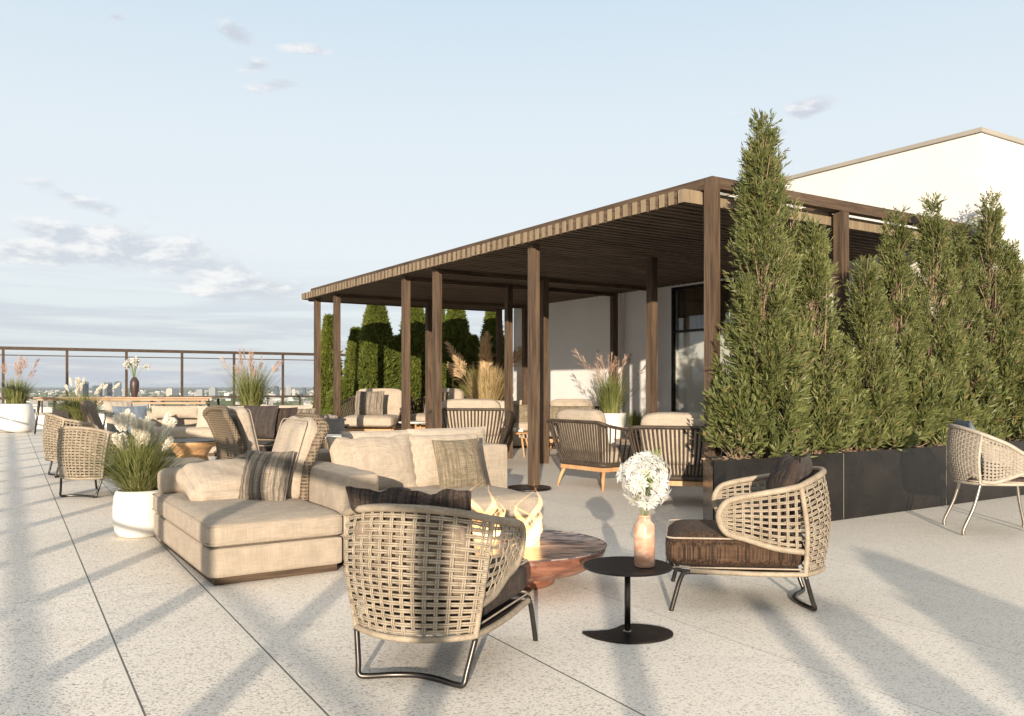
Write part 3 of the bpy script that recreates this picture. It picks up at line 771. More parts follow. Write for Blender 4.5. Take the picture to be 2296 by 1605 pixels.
# front chair and its kin
chA = wicker_chair('wicker_armchair', 'pale woven wicker armchair nearest the viewer, seen from behind beside the fire bowl', 'low woven wicker armchairs')
chA.location = (-.345,3.82,0); chA.rotation_euler = (0,0,math.radians(-15.5))
def local(o, x, y, z):
    c, s_ = math.cos(o.rotation_euler[2]), math.sin(o.rotation_euler[2])
    return (o.location[0]+c*x-s_*y, o.location[1]+s_*x+c*y, z)
def on_chair(o, x, y, z, w, h, t, mat, tilt, rz, label, seed, **k):
    return pillow(local(o,x,y,z), w, h, t, mat, tilt, o.rotation_euler[2]+rz, label, seed, **k)
on_chair(chA, -.02,-.17,.43, .56,.40,.16, M['dark'], .30, 0, 'crumpled dark velvet pillow topping the nearest wicker armchair', 1, wr=.036, crumple=.018)
chB = dup(chA, (1.40,4.94,0), math.radians(78.5), 'pale woven wicker armchair in profile with a brown corded seat, beyond the small black table', (1,1.07,1.02))
for c in chB.children:
    if c.name.startswith('seat_cushion'):
        c.data = c.data.copy(); c.data.materials[0] = M['darkstripe']
    if c.name.startswith('back_cushion'): bc = c
bpy.data.objects.remove(bc, do_unlink=True)
on_chair(chB, -.02,-.10,.43, .50,.44,.16, M['dark'], .30, 0, 'dark corded pillow leaning in the profile wicker armchair', 2)
on_chair(chB, .12,-.25,.44, .40,.40,.12, M['charcoal'], .18, -.25, 'second dark pillow tucked behind the corded one in the profile armchair', 3)
chC1 = dup(chA, (-4.76,9.68,0), math.radians(-13), 'pale woven wicker armchair seen from behind left of the white grass pot', (.98,1.0,1.05))
chC2 = dup(chA, (-6.05,11.75,0), math.radians(-52), 'woven wicker armchair behind another one at the far left, piled with dark pillows', (1.05,1.05,1.15))
on_chair(chC2, -.12,-.10,.50, .50,.42,.15, M['charcoal'], .25, .2, 'dark pillow standing upright in the far left wicker armchair', 4)
on_chair(chC2, .12,.02,.50, .50,.36,.15, M['dark'], .7, -.5, 'brown velvet pillow slumped over the arm of the far left wicker armchair', 5)
# dark-pillow chair beyond the chaise, facing the viewer
chD = dup(chA, (-3.55,11.9,0), math.radians(165), 'woven wicker armchair facing the viewer behind the wicker-backed daybeds, big dark pillow on it', (1.25,1.1,1.12))
on_chair(chD, .10,-.06,.50, .56,.48,.18, M['charcoal'], .28, 0, 'large charcoal pillow in the armchair behind the wicker-backed daybeds', 6)
on_chair(chD, -.18,-.20,.50, .48,.44,.12, M['dark'], .2, .2, 'brown patterned pillow partly behind the large charcoal one', 7)
# taller dining chair at the right edge
chE = wicker_chair('dining_armchair', 'tall woven armchair on slim steel legs beside the black planter at the right edge', None, zb=.43, zr=.90, ztt=.67, ztb=.55, zst=.45,
                   cols=22, rows=20, acols=16, arows=12, cord=.0046, rat='rattan2', dining=True, seatpad=.06, panel=None)
chE.location = (4.15,7.22,0); chE.rotation_euler = (0,0,math.radians(-102))
on_chair(chE, .02,-.19,.56, .42,.40,.13, M['blue'], .22, 0, 'pale blue patterned pillow in the tall dining armchair at the right edge', 9)

# ------------------------------------------------------------------ rope lounge chairs
def rope_chair(name, label, group, shawl=False):
    R = empty(name, (0,0,0), 0, label, 'lounge chair', group)
    def plan(s, hw, yb, yf, k):   # s -1..1 round the back: arms run forward
        a = abs(s); sg = 1 if s >= 0 else -1
        if a < .45: x = hw*(a/.45)*.86; y = yb
        elif a < .62:
            t = (a-.45)/.17*PI/2; x = hw*(.86+.14*math.sin(t)); y = yb+hw*.22*(1-math.cos(t))
        else:
            t = (a-.62)/.38; x = hw*(1+k*t*(1-t)); y = yb+hw*.22+(yf-yb-hw*.22)*t
        return x*sg, y
    def top(s):
        x, y = plan(s,.50,-.46,.36,.12); a = abs(s)
        z = .80 if a < .42 else .80-.20*((a-.42)/.58)**1.3
        return np.array([x,y,z])
    def bot(s):
        x, y = plan(s,.38,-.33,.30,.1); return np.array([x,y,.29])
    S_ = np.linspace(-1,1,61)
    b = MB(); b.tube(np.array([top(s) for s in S_]), .019, 8); b.build('rim', M['rope'], R, True)
    b = MB(); b.tube(np.array([bot(s) for s in S_]), .026, 8); b.build('lower_rim', M['rope'], R, True)
    b = MB(); n = 44
    for i in range(n):
        s = -1+2*(i+.5)/n; a, c = bot(s), top(s); mid = (a+c)/2; out = np.array([mid[0],mid[1]+.05,0]); out /= np.linalg.norm(out)+1e-9
        b.tube(spline([a,mid+out*.012,c],4), .0098, 5, caps=False)
    b.build('rope_strands', M['rope'], R, True)
    b = MB()
    for x0,x1,y0,y1 in ((-.36,.36,-.335,-.29),(-.36,.36,.30,.345),(-.38,-.335,-.29,.30),(.335,.38,-.29,.30)): b.box(x0,x1,y0,y1,.215,.262)
    b.build('base_frame', M['teak'], R)
    for sx in (-1,1):
        for sy in (-1,1):
            b = MB(); b.tube([(sx*.33,sy*.29,.24),(sx*.36,sy*.33,.12),(sx*.385,sy*.36,0)], [.024,.020,.013], 10); b.build('leg', M['teak'], R, True)
    b = MB(); soft_box(b, .74,.70,.17, r=.045, crown=.03, n=12, c=(0,.03,.30), seed=4); b.build('seat_cushion', M['cushion'], R, True)
    b = MB(); soft_box(b, .72,.17,.50, r=.06, crown=.03, n=12, seed=6); o = b.build('back_cushion', M['cushion'], R, True); o.location = (0,-.27,.42); o.rotation_euler = (.18,0,0)
    return R
rG = 'dark rope lounge chairs on wooden legs under the pergola'
rc = rope_chair('rope_lounge_chair', 'dark rope lounge chair on slim wooden legs, turned away, right of the second pergola post', rG)
rc.location = (1.12,10.5,0); rc.rotation_euler = (0,0,math.radians(-52)); rc.scale = (1.05,1.05,1.02)
dup(rc, (1.80,8.95,0), math.radians(-17), 'nearest dark rope lounge chair, its back half hidden by the big corner post', 1.03)
dup(rc, (-.62,13.5,0), math.radians(-4), 'dark rope lounge chair seen from behind just above the sofa backrest', (1.28,1.15,1.1))
dup(rc, (1.05,15.6,0), math.radians(165), 'rope lounge chair against the white wall with a tan cushion, facing the viewer', (1.15,1.1,1.05))
dup(rc, (2.95,9.6,0), math.radians(60), 'dark rope chair glimpsed between the corner post and the hedge', 1.0)
eE = dup(rc, (-2.98,18.2,0), math.radians(172), 'wide rope lounge chair facing the viewer on a wooden base before the cypresses', (1.45,1.3,1.25))
pillow((-3.05,17.95,.62), .62,.52,.16, M['greystripe'], -.25, math.radians(-8), 'square checked grey-brown pillow on the wide lounge chair before the cypresses', 21)
eF = dup(rc, (-1.75,19.0,0), math.radians(150), 'wide rope lounge chair half hidden behind two pergola posts', (1.35,1.25,1.25))
pillow((-1.70,18.7,.62), .55,.5,.15, M['brown'], -.25, math.radians(-30), 'brown pillow on the lounge chair half hidden behind two posts', 22)
pillow((1.0,15.35,.53), .80,.36,.16, M['brown'], -.3, math.radians(-12), 'tan brown long pillow in the lounge chair by the white wall', 23)
# pale sofa in the far corner under the roof
def block_sofa(name, label, w, d, zs, zb, group=None, arms=True):
    R = empty(name, (0,0,0), 0, label, 'sofa', group)
    b = MB(); soft_box(b, w, d, zs-.17, r=.025, crown=.006, n=10, c=(0,0,.05)); b.build('base', M['sofa'], R, True)
    b = MB(); b.box(-w/2+.06,w/2-.06,-d/2+.06,d/2-.06,0,.055); b.build('plinth', M['pwood_x'], R)
    b = MB(); soft_box(b, w-.02, d*.72, .17, r=.05, crown=.02, n=14, c=(0,-d*.14,zs-.125), seed=2); b.build('seat_cushion', M['cushion'], R, True)
    b = MB(); soft_box(b, w, d*.26, zb-.1, r=.04, crown=.01, n=12, c=(0,d*.36,.08), seed=5); b.build('backrest', M['sofa'], R, True)
    if arms:
        for sg in (-1,1):
            b = MB(); soft_box(b, .18, d, zs+.12, r=.035, crown=.006, n=10, c=(sg*(w/2+.09),0,.05)); b.build('arm', M['sofa'], R, True)
    return R
s1 = block_sofa('outdoor_sofa', 'long beige sofa facing the viewer in front of the long wooden table', 3.0, .95, .44, .76)
s1.location = (-5.4,15.3,0); s1.rotation_euler = (0,0,.05)
s2 = block_sofa('outdoor_sofa', 'beige sofa glimpsed behind the rope chair in the far corner of the pergola', 2.2, .95, .46, .78)
s2.location = (.25,17.2,0); s2.rotation_euler = (0,0,.15)
pillow((.62,16.9,.46), .5,.5,.15, M['pale'], -.25, .1, 'pale upright pillow beside a brown one in the far pergola corner', 31)
pillow((.28,16.8,.46), .45,.42,.13, M['brown'], -.25, .25, 'brown pillow beside the pale one in the far pergola corner', 32)
pillow((-.1,16.95,.46), .6,.5,.15, M['pale'], -.25, .0, 'creased pale pillow behind the rope chair back, left end of the corner sofa', 33)
pillow((-5.15,15.0,.44), .95,.46,.16, M['pale'], -.3, .05, 'wide pale pillow on the long sofa before the wooden table', 34)
pillow((-4.05,15.0,.44), .95,.48,.18, M['pale'], -.3, -.05, 'wide pale pillow at the right end of the long sofa', 35)
pillow((-3.75,14.8,.44), .55,.42,.14, M['greystripe'], -.3, -.1, 'grey pillow in front of the wide pale one at the sofa right end', 36)
pillow((-4.98,14.75,.44), .50,.42,.18, M['fur'], -.35, .1, 'cream furry pillow on the long sofa', 37)
pillow((-6.1,15.25,.66), .85,.22,.14, M['cushion'], -.1, .05, 'low taupe bolster along the left back of the long sofa', 38)
# ------------------------------------------------------------------ sectional: chaise + seat + wicker backs
def chaise(label, with_panel=True):
    R = empty('chaise_daybed', (0,0,0), 0, label, 'daybed', 'beige chaise daybeds with wicker backs')
    b = MB(); soft_box(b, .88,1.86,.20, r=.035, crown=.004, n=14, c=(.44,.93,.045), noise=.003); b.build('base', M['sofa'], R, True)
    b = MB(); b.box(.05,.85,.05,1.8,0,.05); b.build('plinth', M['pwood_x'], R)
    b = MB(); soft_box(b, .89,1.90,.165, r=.05, crown=.018, n=18, c=(.44,.94,.235), seed=9, noise=.004); sc_ = b.build('seat_cushion', M['sofa'], R, True)
    for z in (.262,.378):
        p = MB(); q = rim_path(.885,1.895,.045,z); q[:,0] += .44; q[:,1] += .94; p.tube(q, .0045, 5, closed=True); p.build('piping', M['sofa'], sc_, True)
    if with_panel:
        # wicker back: rounded slab leaning out at the top, standing on the right-hand edge
        b = MB(); n = 22; y0, y1, hh = .72, 1.36, .60
        def S(s, t, off):
            k = 1-abs(2*s-1)**5*.12
            x = .83+.16*t*t+off+.05*math.sin(PI*s)*-1; return (x, y0+(y1-y0)*s, .40+hh*t*(k if t > .5 else 1))
        for off in (0,.055):
            V = [S(i/(n-1), j/(n-1), off) for i in range(n) for j in range(n)]
            f = [(i*n+j,(i+1)*n+j,(i+1)*n+j+1,i*n+j+1) for i in range(n-1) for j in range(n-1)]
            if off == 0: f = [q[::-1] for q in f]
            b.add(V, f)
        pn = b.build('wicker_back', M['wicker'], R, True)
        ed = [S(0,t,.027) for t in np.linspace(0,1,10)]+[S(s,1,.027) for s in np.linspace(.08,.92,12)]+[S(1,t,.027) for t in np.linspace(1,0,10)]
        b = MB(); b.tube(spline(ed,3), .036, 12, wrap=.15, pitch=.016); b.build('wrapped_edge', M['wicker'], pn, True)
    return R
c1 = chaise('beige chaise daybed on a dark wooden plinth in the left foreground, wicker back at right')
c1.location = (*uv(1.24,5.37),0); c1.rotation_euler = (0,0,ANG)
c2 = dup(c1, (*uv(1.42,8.55),0), ANG, 'second beige chaise daybed, without a back of its own, behind the white grass pot')
for c in list(c2.children):
    if c.name.startswith('wicker_back'):
        for d in list(c.children): bpy.data.objects.remove(d, do_unlink=True)
        bpy.data.objects.remove(c, do_unlink=True)
c3 = empty('lounge_seat', (*uv(3.25,8.86),0), ANG, 'low beige lounge seat whose tall woven back is turned to the viewer, behind the daybeds', 'lounge chair')
b = MB(); soft_box(b, .88,1.0,.20, r=.035, crown=.004, n=12, c=(-.44,.5,.045)); b.build('base', M['sofa'], c3, True)
b = MB(); soft_box(b, .86,1.0,.165, r=.05, crown=.018, n=14, c=(-.42,.5,.235), seed=5); b.build('seat_cushion', M['sofa'], c3, True)
for c in list(c1.children):
    if c.name.startswith('wicker_back'):
        w = copy_tree(c, c3); w.scale = (-1,1.45,1.0); w.location = (.02,-.95,.0)
def uvp(u, v, z): x, y = uv(u,v); return (x,y,z)
# cushions leaning on the backs
b = MB(); soft_box(b, .60,.15,.60, r=.06, crown=.035, n=16, seed=12, noise=.010)
o = b.build('back_cushion', M['cushion'], None, True); o.location = uvp(2.02,6.42,.39); o.rotation_euler = (-.30,0,ANG-PI/2+.0)
p = MB(); q = rim_path(.60,.60,.05,0); q = np.stack([q[:,0],np.full(len(q),-.07),q[:,1]+.3],1); p.tube(q,.005,5,closed=True); p.build('piping', M['cushion'], o, True)
tag(o, 'beige boxed cushion leaning on the nearest wicker back', 'cushion')
o2 = copy_tree(o); o2.location = uvp(2.60,9.42,.39); o2.rotation_euler = (-.22,0,ANG+PI/2); o2['label'] = 'beige boxed cushion leaning on the farther wicker back'
pillow(uvp(1.79,6.16,.385), .40,.40,.20, M['greystripe'], -.34, ANG-math.radians(50), 'striped grey-brown pillow in front of the beige cushion on the near daybed', 41, wr=.014)
b = MB(); soft_box(b, .60,.22,.19, r=.05, crown=.01, n=12, seed=14); o = b.build('bolster', M['sofa'], None, True); o.location = uvp(1.56,7.05,.40); o.rotation_euler = (0,0,ANG)
tag(o, 'low square-ended beige bolster at the far end of the near daybed', 'bolster')
b = MB(); soft_box(b, .66,.50,.15, r=.07, crown=.055, n=20, seed=42, noise=.008); o = b.build('throw_pillow', M['cushion'], None, True); o.location = uvp(1.68,6.60,.435); o.rotation_euler = (.33,0,ANG+.06)
p = MB(); q = rim_path(.65,.49,.06,.075); p.tube(q,.005,5,closed=True); p.build('piping', M['cushion'], o, True)
tag(o, 'big plump beige pillow lying against the bolster on the near daybed', 'pillow')
# shell-shaped small wicker armrest behind
R = empty('wicker_stool', uv(2.42,8.42)+(0,), ANG, 'dark wicker tub stool with a rounded side behind the striped pillow', 'stool')
b = MB(); b.lathe([(0,.05),(.22,.05),(.27,.2),(.27,.42),(.22,.54),(.12,.58),(0,.59)], 28); b.build('wicker_body', M['wicker'], R, True)
b = MB(); b.lathe([(0,0),(.18,0),(.18,.048),(0,.048)], 24); b.build('foot_ring', M['blackmetal'], R)
# main seat section
R = empty('sectional_sofa', (*uv(2.13,5.36),0), ANG, 'large beige sectional sofa section with a square arm behind the nearest wicker chair', 'sofa')
b = MB(); soft_box(b, .25,1.36,.60, r=.035, crown=.006, n=14, c=(.125,.68,.05)); a_ = b.build('arm', M['sofa'], R, True)
b = MB(); soft_box(b, 1.32,1.06,.20, r=.035, crown=.004, n=12, c=(.92,.54,.045)); b.build('base', M['sofa'], R, True)
b = MB(); b.box(.05,1.52,.06,1.3,0,.05); b.build('plinth', M['pwood_x'], R)
b = MB(); soft_box(b, 1.33,1.12,.165, r=.055, crown=.02, n=18, c=(.925,.53,.245), seed=21, noise=.005); q_ = b.build('seat_cushion', M['sofa'], R, True)
b = MB(); soft_box(b, 2.0,.28,.66, r=.035, crown=.008, n=14, c=(1.0,1.24,.06), seed=22); b.build('backrest', M['sofa'], R, True)
pillow(uvp(2.72,6.16,.405), .74,.47,.20, M['cushion'], -.34, ANG+.04, 'wide beige pillow, left one against the sectional backrest', 43, wr=.018, slump=.01, crumple=.012)
pillow(uvp(3.36,6.16,.405), .68,.46,.19, M['cushion'], -.34, ANG-.06, 'beige pillow behind the brown woven one on the sectional sofa', 44, wr=.014)
pillow(uvp(3.36,5.93,.41), .43,.42,.14, M['brown'], -.34, ANG+.02, 'brown woven square pillow on the sectional sofa', 45, wr=.008)
pillow(uvp(3.60,6.62,.67), .80,.20,.15, M['pale'], -.15, ANG+.02, 'long pale bolster pillow on top of the sectional backrest, right one', 46)
pillow(uvp(2.98,6.70,.67), .70,.19,.14, M['pale'], -.15, ANG-.03, 'long pale bolster pillow on top of the sectional backrest, left one', 47)

# ------------------------------------------------------------------ fire bowl
mi, g, bs = newmat('bowl_inside'); setc(bs, (.06,.045,.04), .30, .1, .5)
tcv = g.coords(scale=(6,34,1), rot=(0,0,.6)); n = g.noise(tcv, 1, 4, .6, .8)
g.link(g.mix(g.smooth(n,.42,.58), (.06,.055,.06), (.40,.31,.26)), bs.inputs['Base Color'])
mo, g, bs = newmat('bowl_outside'); setc(bs, (.3,.1,.05), .28, 0, .6)
n = g.noise(g.coords(scale=(3,3,9)), 1.4, 5, .65, 1.4)
g.link(g.ramp(n, [(.3,(.085,.032,.02)),(.5,(.22,.088,.052)),(.7,(.34,.16,.10))]), bs.inputs['Base Color'])
R = empty('fire_bowl', (.063,5.32,0), 0, 'wide shallow fire bowl with reddish wood-grain outside in the centre foreground', 'fire bowl')
b = MB(); b.lathe([(.0,.0),(.18,.0),(.205,.015),(.215,.066),(.212,.072),(.30,.082),(.40,.108),(.475,.150),(.515,.200),(.530,.246)], 56); b.build('bowl', mo, R, True)
b = MB(); b.lathe([(.530,.247),(.534,.252),(.524,.254),(.49,.225),(.42,.185),(.32,.155),(.20,.135),(0,.13)], 56); b.build('inner_dish', mi, R, True)
mw = mat_plain('dark_glass', (.012,.014,.018), .24, 0, .1, 3, spec=.8)
b = MB(); b.lathe([(0,.150),(.24,.150),(.243,.146)], 40); b.build('glass_plate', mw, R)
mlog = mat_wood('driftwood', (.30,.20,.13), (.55,.42,.33), 'X', .8)
for i, (x, y, a, l) in enumerate(((.10,-.06,.3,.14),(.13,-.02,1.5,.12),(.07,.02,2.3,.13),(-.2,.05,.5,.2),(-.16,.12,1.9,.16),(-.24,.02,2.7,.16))):
    b = MB(); b.tube([(-l/2,0,0),(0,.008,.006),(l/2,0,0)], [.014,.022,.012], 8); o = b.build('log', mlog, None, True)
    o.parent = R; o.location = (x,y,.168+.016*(i%3)); o.rotation_euler = (0,.25*(i%2),a)
mf = bpy.data.materials.new('flame'); mf.use_nodes = True; nt = mf.node_tree; nt.nodes.clear(); g = G(nt)
oo = g.node('ShaderNodeOutputMaterial')
def vol(col, k):
    em = g.node('ShaderNodeEmission'); em.inputs[0].default_value = col+(1,); em.inputs[1].default_value = k; return em
g.link(vol((1,.46,.14), 36).outputs[0], oo.inputs['Volume'])
mf2 = mf.copy(); mf2.name = 'flame_core'; mf2.node_tree.nodes['Emission'].inputs[0].default_value = (1,.62,.26,1); mf2.node_tree.nodes['Emission'].inputs[1].default_value = 55
def flame(loc, hgt, wid, seed, label):
    rg = np.random.default_rng(seed); R = empty('flame', loc, 0, label, 'flame')
    def tongue(x, y, hh, rad, amp, fl, mt):
        ph = rg.uniform(0,6); n = 26; t = np.linspace(0,1,n); cx = .40*amp*np.sin(ph+t*4.6)*t**.8+amp*.30*np.sin(ph*2+t*11)*t
        P = np.stack([x*(1-.45*t)+cx, y*(1-.4*t)+.3*amp*np.cos(ph+t*3.5)*t, hh*t],1)
        rr = rad*(np.sin(PI*np.clip(t**.72*.98+.02,0,1))**1.1)*(1-.30*t)*(1+.38*np.sin(t*15+ph*3))+.0008
        b = MB(); b.tube(P, rr, 12, flat=fl); b.build('tongue', mt, R, True)
    for k in range(8):
        a0 = rg.uniform(0,2*PI); r0 = wid*.26*rg.uniform(.3,1)
        tongue(r0*math.cos(a0), r0*math.sin(a0), hgt*(1.0 if k == 0 else rg.uniform(.55,.95)), wid*rg.uniform(.08,.135), wid*.9, .8, mf)
    for k in range(8):
        a0 = rg.uniform(0,2*PI); r0 = wid*.34*rg.uniform(.2,1)
        tongue(r0*math.cos(a0), r0*math.sin(a0), hgt*rg.uniform(.25,.75), wid*rg.uniform(.025,.05), wid*1.1, .9, mf2)
flame((.11,5.27,.160), .50, .20, 3, 'tall bright flame rising right of the woven chair back')
flame((-.15,5.42,.165), .50, .22, 7, 'flame half hidden behind the top of the nearest chair')

# ------------------------------------------------------------------ side table, vase
R = empty('side_table', (.583,4.26,0), 0, 'small round black metal side table with a teardrop foot plate', 'table')
b = MB(); b.lathe([(0,.332),(.222,.332),(.226,.335),(.226,.339),(.222,.342),(0,.342)], 64); b.build('table_top', M['blackmetal'], R)
b = MB(); b.tube([(0,0,.010),(0,0,.331)], .0155, 20); b.build('stem', M['metal'], R, True)
b = MB(); b.tube([(0,0,.009),(0,0,.014)], .023, 20); b.build('collar', M['steel'], R, True)
pts = []
for k in range(0, 41):
    a = math.radians(120)-math.radians(300)*k/40; pts.append((.225*math.cos(a), .16*math.sin(a) if math.sin(a) > 0 else .19*math.sin(a)))
pts = [(.04,.135),(.10,.125),(.17,.09),(.215,.035),(.226,-.02),(.21,-.08),(.15,-.145),(.06,-.185),(-.03,-.19),(-.11,-.16),(-.18,-.105),(-.225,-.03),(-.228,-.008),(-.212,.004),(-.15,.01),(-.09,.03),(-.05,.065),(-.01,.115)]
sp_ = spline([(p[0],p[1],0) for p in pts], 4, True)
b = MB(); b.prism([(p[0],p[1]) for p in sp_][::-1], .001, .009); b.build('foot_plate', M['blackmetal'], R)
mv, g, bs = newmat('pink_marble'); setc(bs, (.6,.4,.3), .22, 0, .5)
n = g.noise(g.coords(scale=(5,5,7), rot=(0,.5,0)), 1.3, 6, .6, 2.0)
g.link(g.ramp(n, [(.3,(.45,.22,.13)),(.48,(.55,.31,.21)),(.56,(.66,.45,.34)),(.7,(.50,.27,.18))]), bs.inputs['Base Color'])
R = empty('vase', (.665,4.235,.343), 0, 'polished pink marble bottle vase standing on the small black table', 'vase')
b = MB(); b.lathe([(0,0),(.048,0),(.051,.004),(.052,.10),(.052,.195),(.047,.215),(.034,.228),(.030,.235),(.0305,.248),(.033,.256),(.029,.257),(.026,.25),(.026,.22),(0,.21)], 40); b.build('body', mv, R, True)
R = empty('flower_bouquet', (.665,4.235,.58), 0, 'ball of white daisy-like blossoms in the pink marble vase', 'flowers')
b = MB()
for (x, y, dx) in ((-.012,0,-.03),(.012,.005,.035),(0,-.008,.01)):
    b.tube(spline([(x*.6,y,-.16),(x,y,.0),(dx,y,.09),(dx*1.6,y,.17)],5), .0042, 6)
b.build('stem', M['green'], R, True)
rg = np.random.default_rng(4); petals = MB(); centers = MB(); Q = []
cz = .195; NF = 62
for k in range(NF):
    zz = 1-2*(k+.5)/NF; th = k*2.39996; rr = math.sqrt(1-zz*zz); d = np.array([rr*math.cos(th), rr*math.sin(th), zz])
    d += rg.normal(0,.1,3); d /= np.linalg.norm(d)
    if d[1] < -.6 and abs(d[0]+.05) < .22 and abs(d[2]-.05) < .25: continue
    rad = .108*rg.uniform(.74,1.2); c = d*rad*np.array([1.0,1.0,1.08])+np.array([0,0,cz])
    t1 = np.cross(d, rg.normal(0,1,3)); t1 /= np.linalg.norm(t1); t2 = np.cross(d, t1); sz = rg.uniform(.040,.062)
    npet = 7
    for j in range(npet):
        a = 2*PI*j/npet+rg.uniform(-.2,.2); e1 = math.cos(a)*t1+math.sin(a)*t2; e2 = -math.sin(a)*t1+math.cos(a)*t2; w = sz*.34; lift = rg.uniform(.1,.6)
        p0 = c-e2*w*.3; p1 = c+e2*w*.3; m1 = c+e1*sz*.55+d*sz*lift*.3; tip = c+e1*sz+d*sz*lift*.35
        Q.append([p0, m1-e2*w+d*.002, tip-e2*w*.3, m1+d*-.003]); Q.append([p1, m1+d*-.003, tip+e2*w*.3, m1+e2*w+d*.002])
    if k % 3 == 0: centers.tube([c+d*.001, c+d*.007], .005, 6)
petals.quads(Q); petals.build('blossom', M['petal'], R)
centers.build('stamens', M['yellow'], R, True)
def leafquads(P0, D, L, W, rg, fold=.25, droop=.0):
    """pointed two-quad leaves; P0,D arrays (n,3)"""
    n = len(P0); D = D/np.linalg.norm(D,axis=1,keepdims=True)
    S_ = np.cross(D, rg.normal(0,1,(n,3))); S_ /= np.linalg.norm(S_,axis=1,keepdims=True); N = np.cross(D,S_)
    L = np.broadcast_to(L,(n,))[:,None]; W = np.broadcast_to(W,(n,))[:,None]
    mid = P0+D*L*.5+N*L*fold*.3; tip = P0+D*L-np.array([0,0,1.0])*L*droop
    return np.stack([P0, mid+S_*W*.5, tip, mid-S_*W*.5],1)
n = 46; dd = rg.normal(0,1,(n,3)); dd[:,1] = -abs(dd[:,1])-.5
b = MB(); b.quads(leafquads(np.tile([(-.006,-.085,cz+.0)],(n,1))+rg.normal(0,.012,(n,3)), dd, .045, .014, rg))
nn_ = 26; b.quads(leafquads(np.tile([(.055,-.0,cz+.13)],(nn_,1))+rg.normal(0,.012,(nn_,3)), rg.normal(0,1,(nn_,3))+np.array([.4,0,.6]), .03, .004, rg))
b.tube([(.03,0,cz+.06),(.06,0,cz+.15)], .003, 5)
b.build('leaves', M['green'], R)
# ------------------------------------------------------------------ grasses in pots
def blades(mb, n, h, spread, rg, r0=.05, w=.005, droop=.5, mat=0):
    th = rg.uniform(0,2*PI,n); rr = r0*np.sqrt(rg.random(n)); lean = np.abs(rg.normal(.0,1,n))*.45*spread+.05*spread; L = h*rg.uniform(.5,1.08,n)
    k = 5; t = np.linspace(0,1,k+1); tha = th+rg.normal(0,.5,n)
    d = np.stack([np.cos(tha),np.sin(tha)],1); base = np.stack([rr*np.cos(th),rr*np.sin(th)],1)
    side = np.stack([-d[:,1],d[:,0]],1)
    dr = droop*rg.uniform(.2,1.2,n)
    Q = []
    def P(tt):
        out = lean*L*(tt*.75+.5*tt**2.2); z = L*(tt-.28*dr*tt**3*np.minimum(1.5,lean*1.6+.2))
        return np.concatenate([base+d*out[:,None], z[:,None]],1)
    pts = [P(tt) for tt in t]
    for i in range(k):
        w0 = w*(1-t[i]**2)+.0006; w1 = w*(1-t[i+1]**2)+.0006
        s3 = np.concatenate([side,np.zeros((n,1))],1)
        q = np.stack([pts[i]-s3*w0/2, pts[i]+s3*w0/2, pts[i+1]+s3*w1/2, pts[i+1]-s3*w1/2],1); Q.append(q)
    # share vertices along the blade so each blade is one island
    V = []; F = []
    s3 = np.concatenate([side,np.zeros((n,1))],1)
    for i in range(k+1):
        ww = (w*(1-t[i]**2)+.0006)/2; V += [pts[i]-s3*ww, pts[i]+s3*ww]
    V = np.stack(V,1)  # n,2(k+1),3
    m = 2*(k+1)
    for j in range(n):
        o = j*m
        for i in range(k): F.append((o+2*i,o+2*i+1,o+2*i+3,o+2*i+2))
    mb.add(V.reshape(-1,3), F, mat)
def plume_fluffy(mb, stalks, tip, axis, L, R_, rg, n=240):
    t = rg.random(n); prof = np.sin(PI*np.clip(t*.92+.06,0,1))**.6
    axis = axis/np.linalg.norm(axis); c = tip+axis*(t*L)[:,None]
    d = rg.normal(0,1,(n,3)); d -= (d@axis)[:,None]*axis; d /= np.linalg.norm(d,axis=1,keepdims=True); d = d+axis*.8
    mb.quads(leafquads(c, d, R_*prof*rg.uniform(.8,1.5,n)+.004, R_*.38, rg))
def plume_feather(mb, tip, axis, L, rg, n=46, spread=.45, w=.004):
    axis = axis/np.linalg.norm(axis); t = rg.random(n)**.9*.8
    c = tip+axis*(t*L)[:,None]; side = np.cross(axis, rg.normal(0,1,3)); side /= np.linalg.norm(side)
    s = rg.choice([-1,1],n)[:,None]*side[None]+rg.normal(0,.35,(n,3))
    d = axis[None]*1.0+s*spread+np.array([0,0,-.12])
    mb.quads(leafquads(c, d, L*.5*(1-t*.55), w, rg, droop=.15))
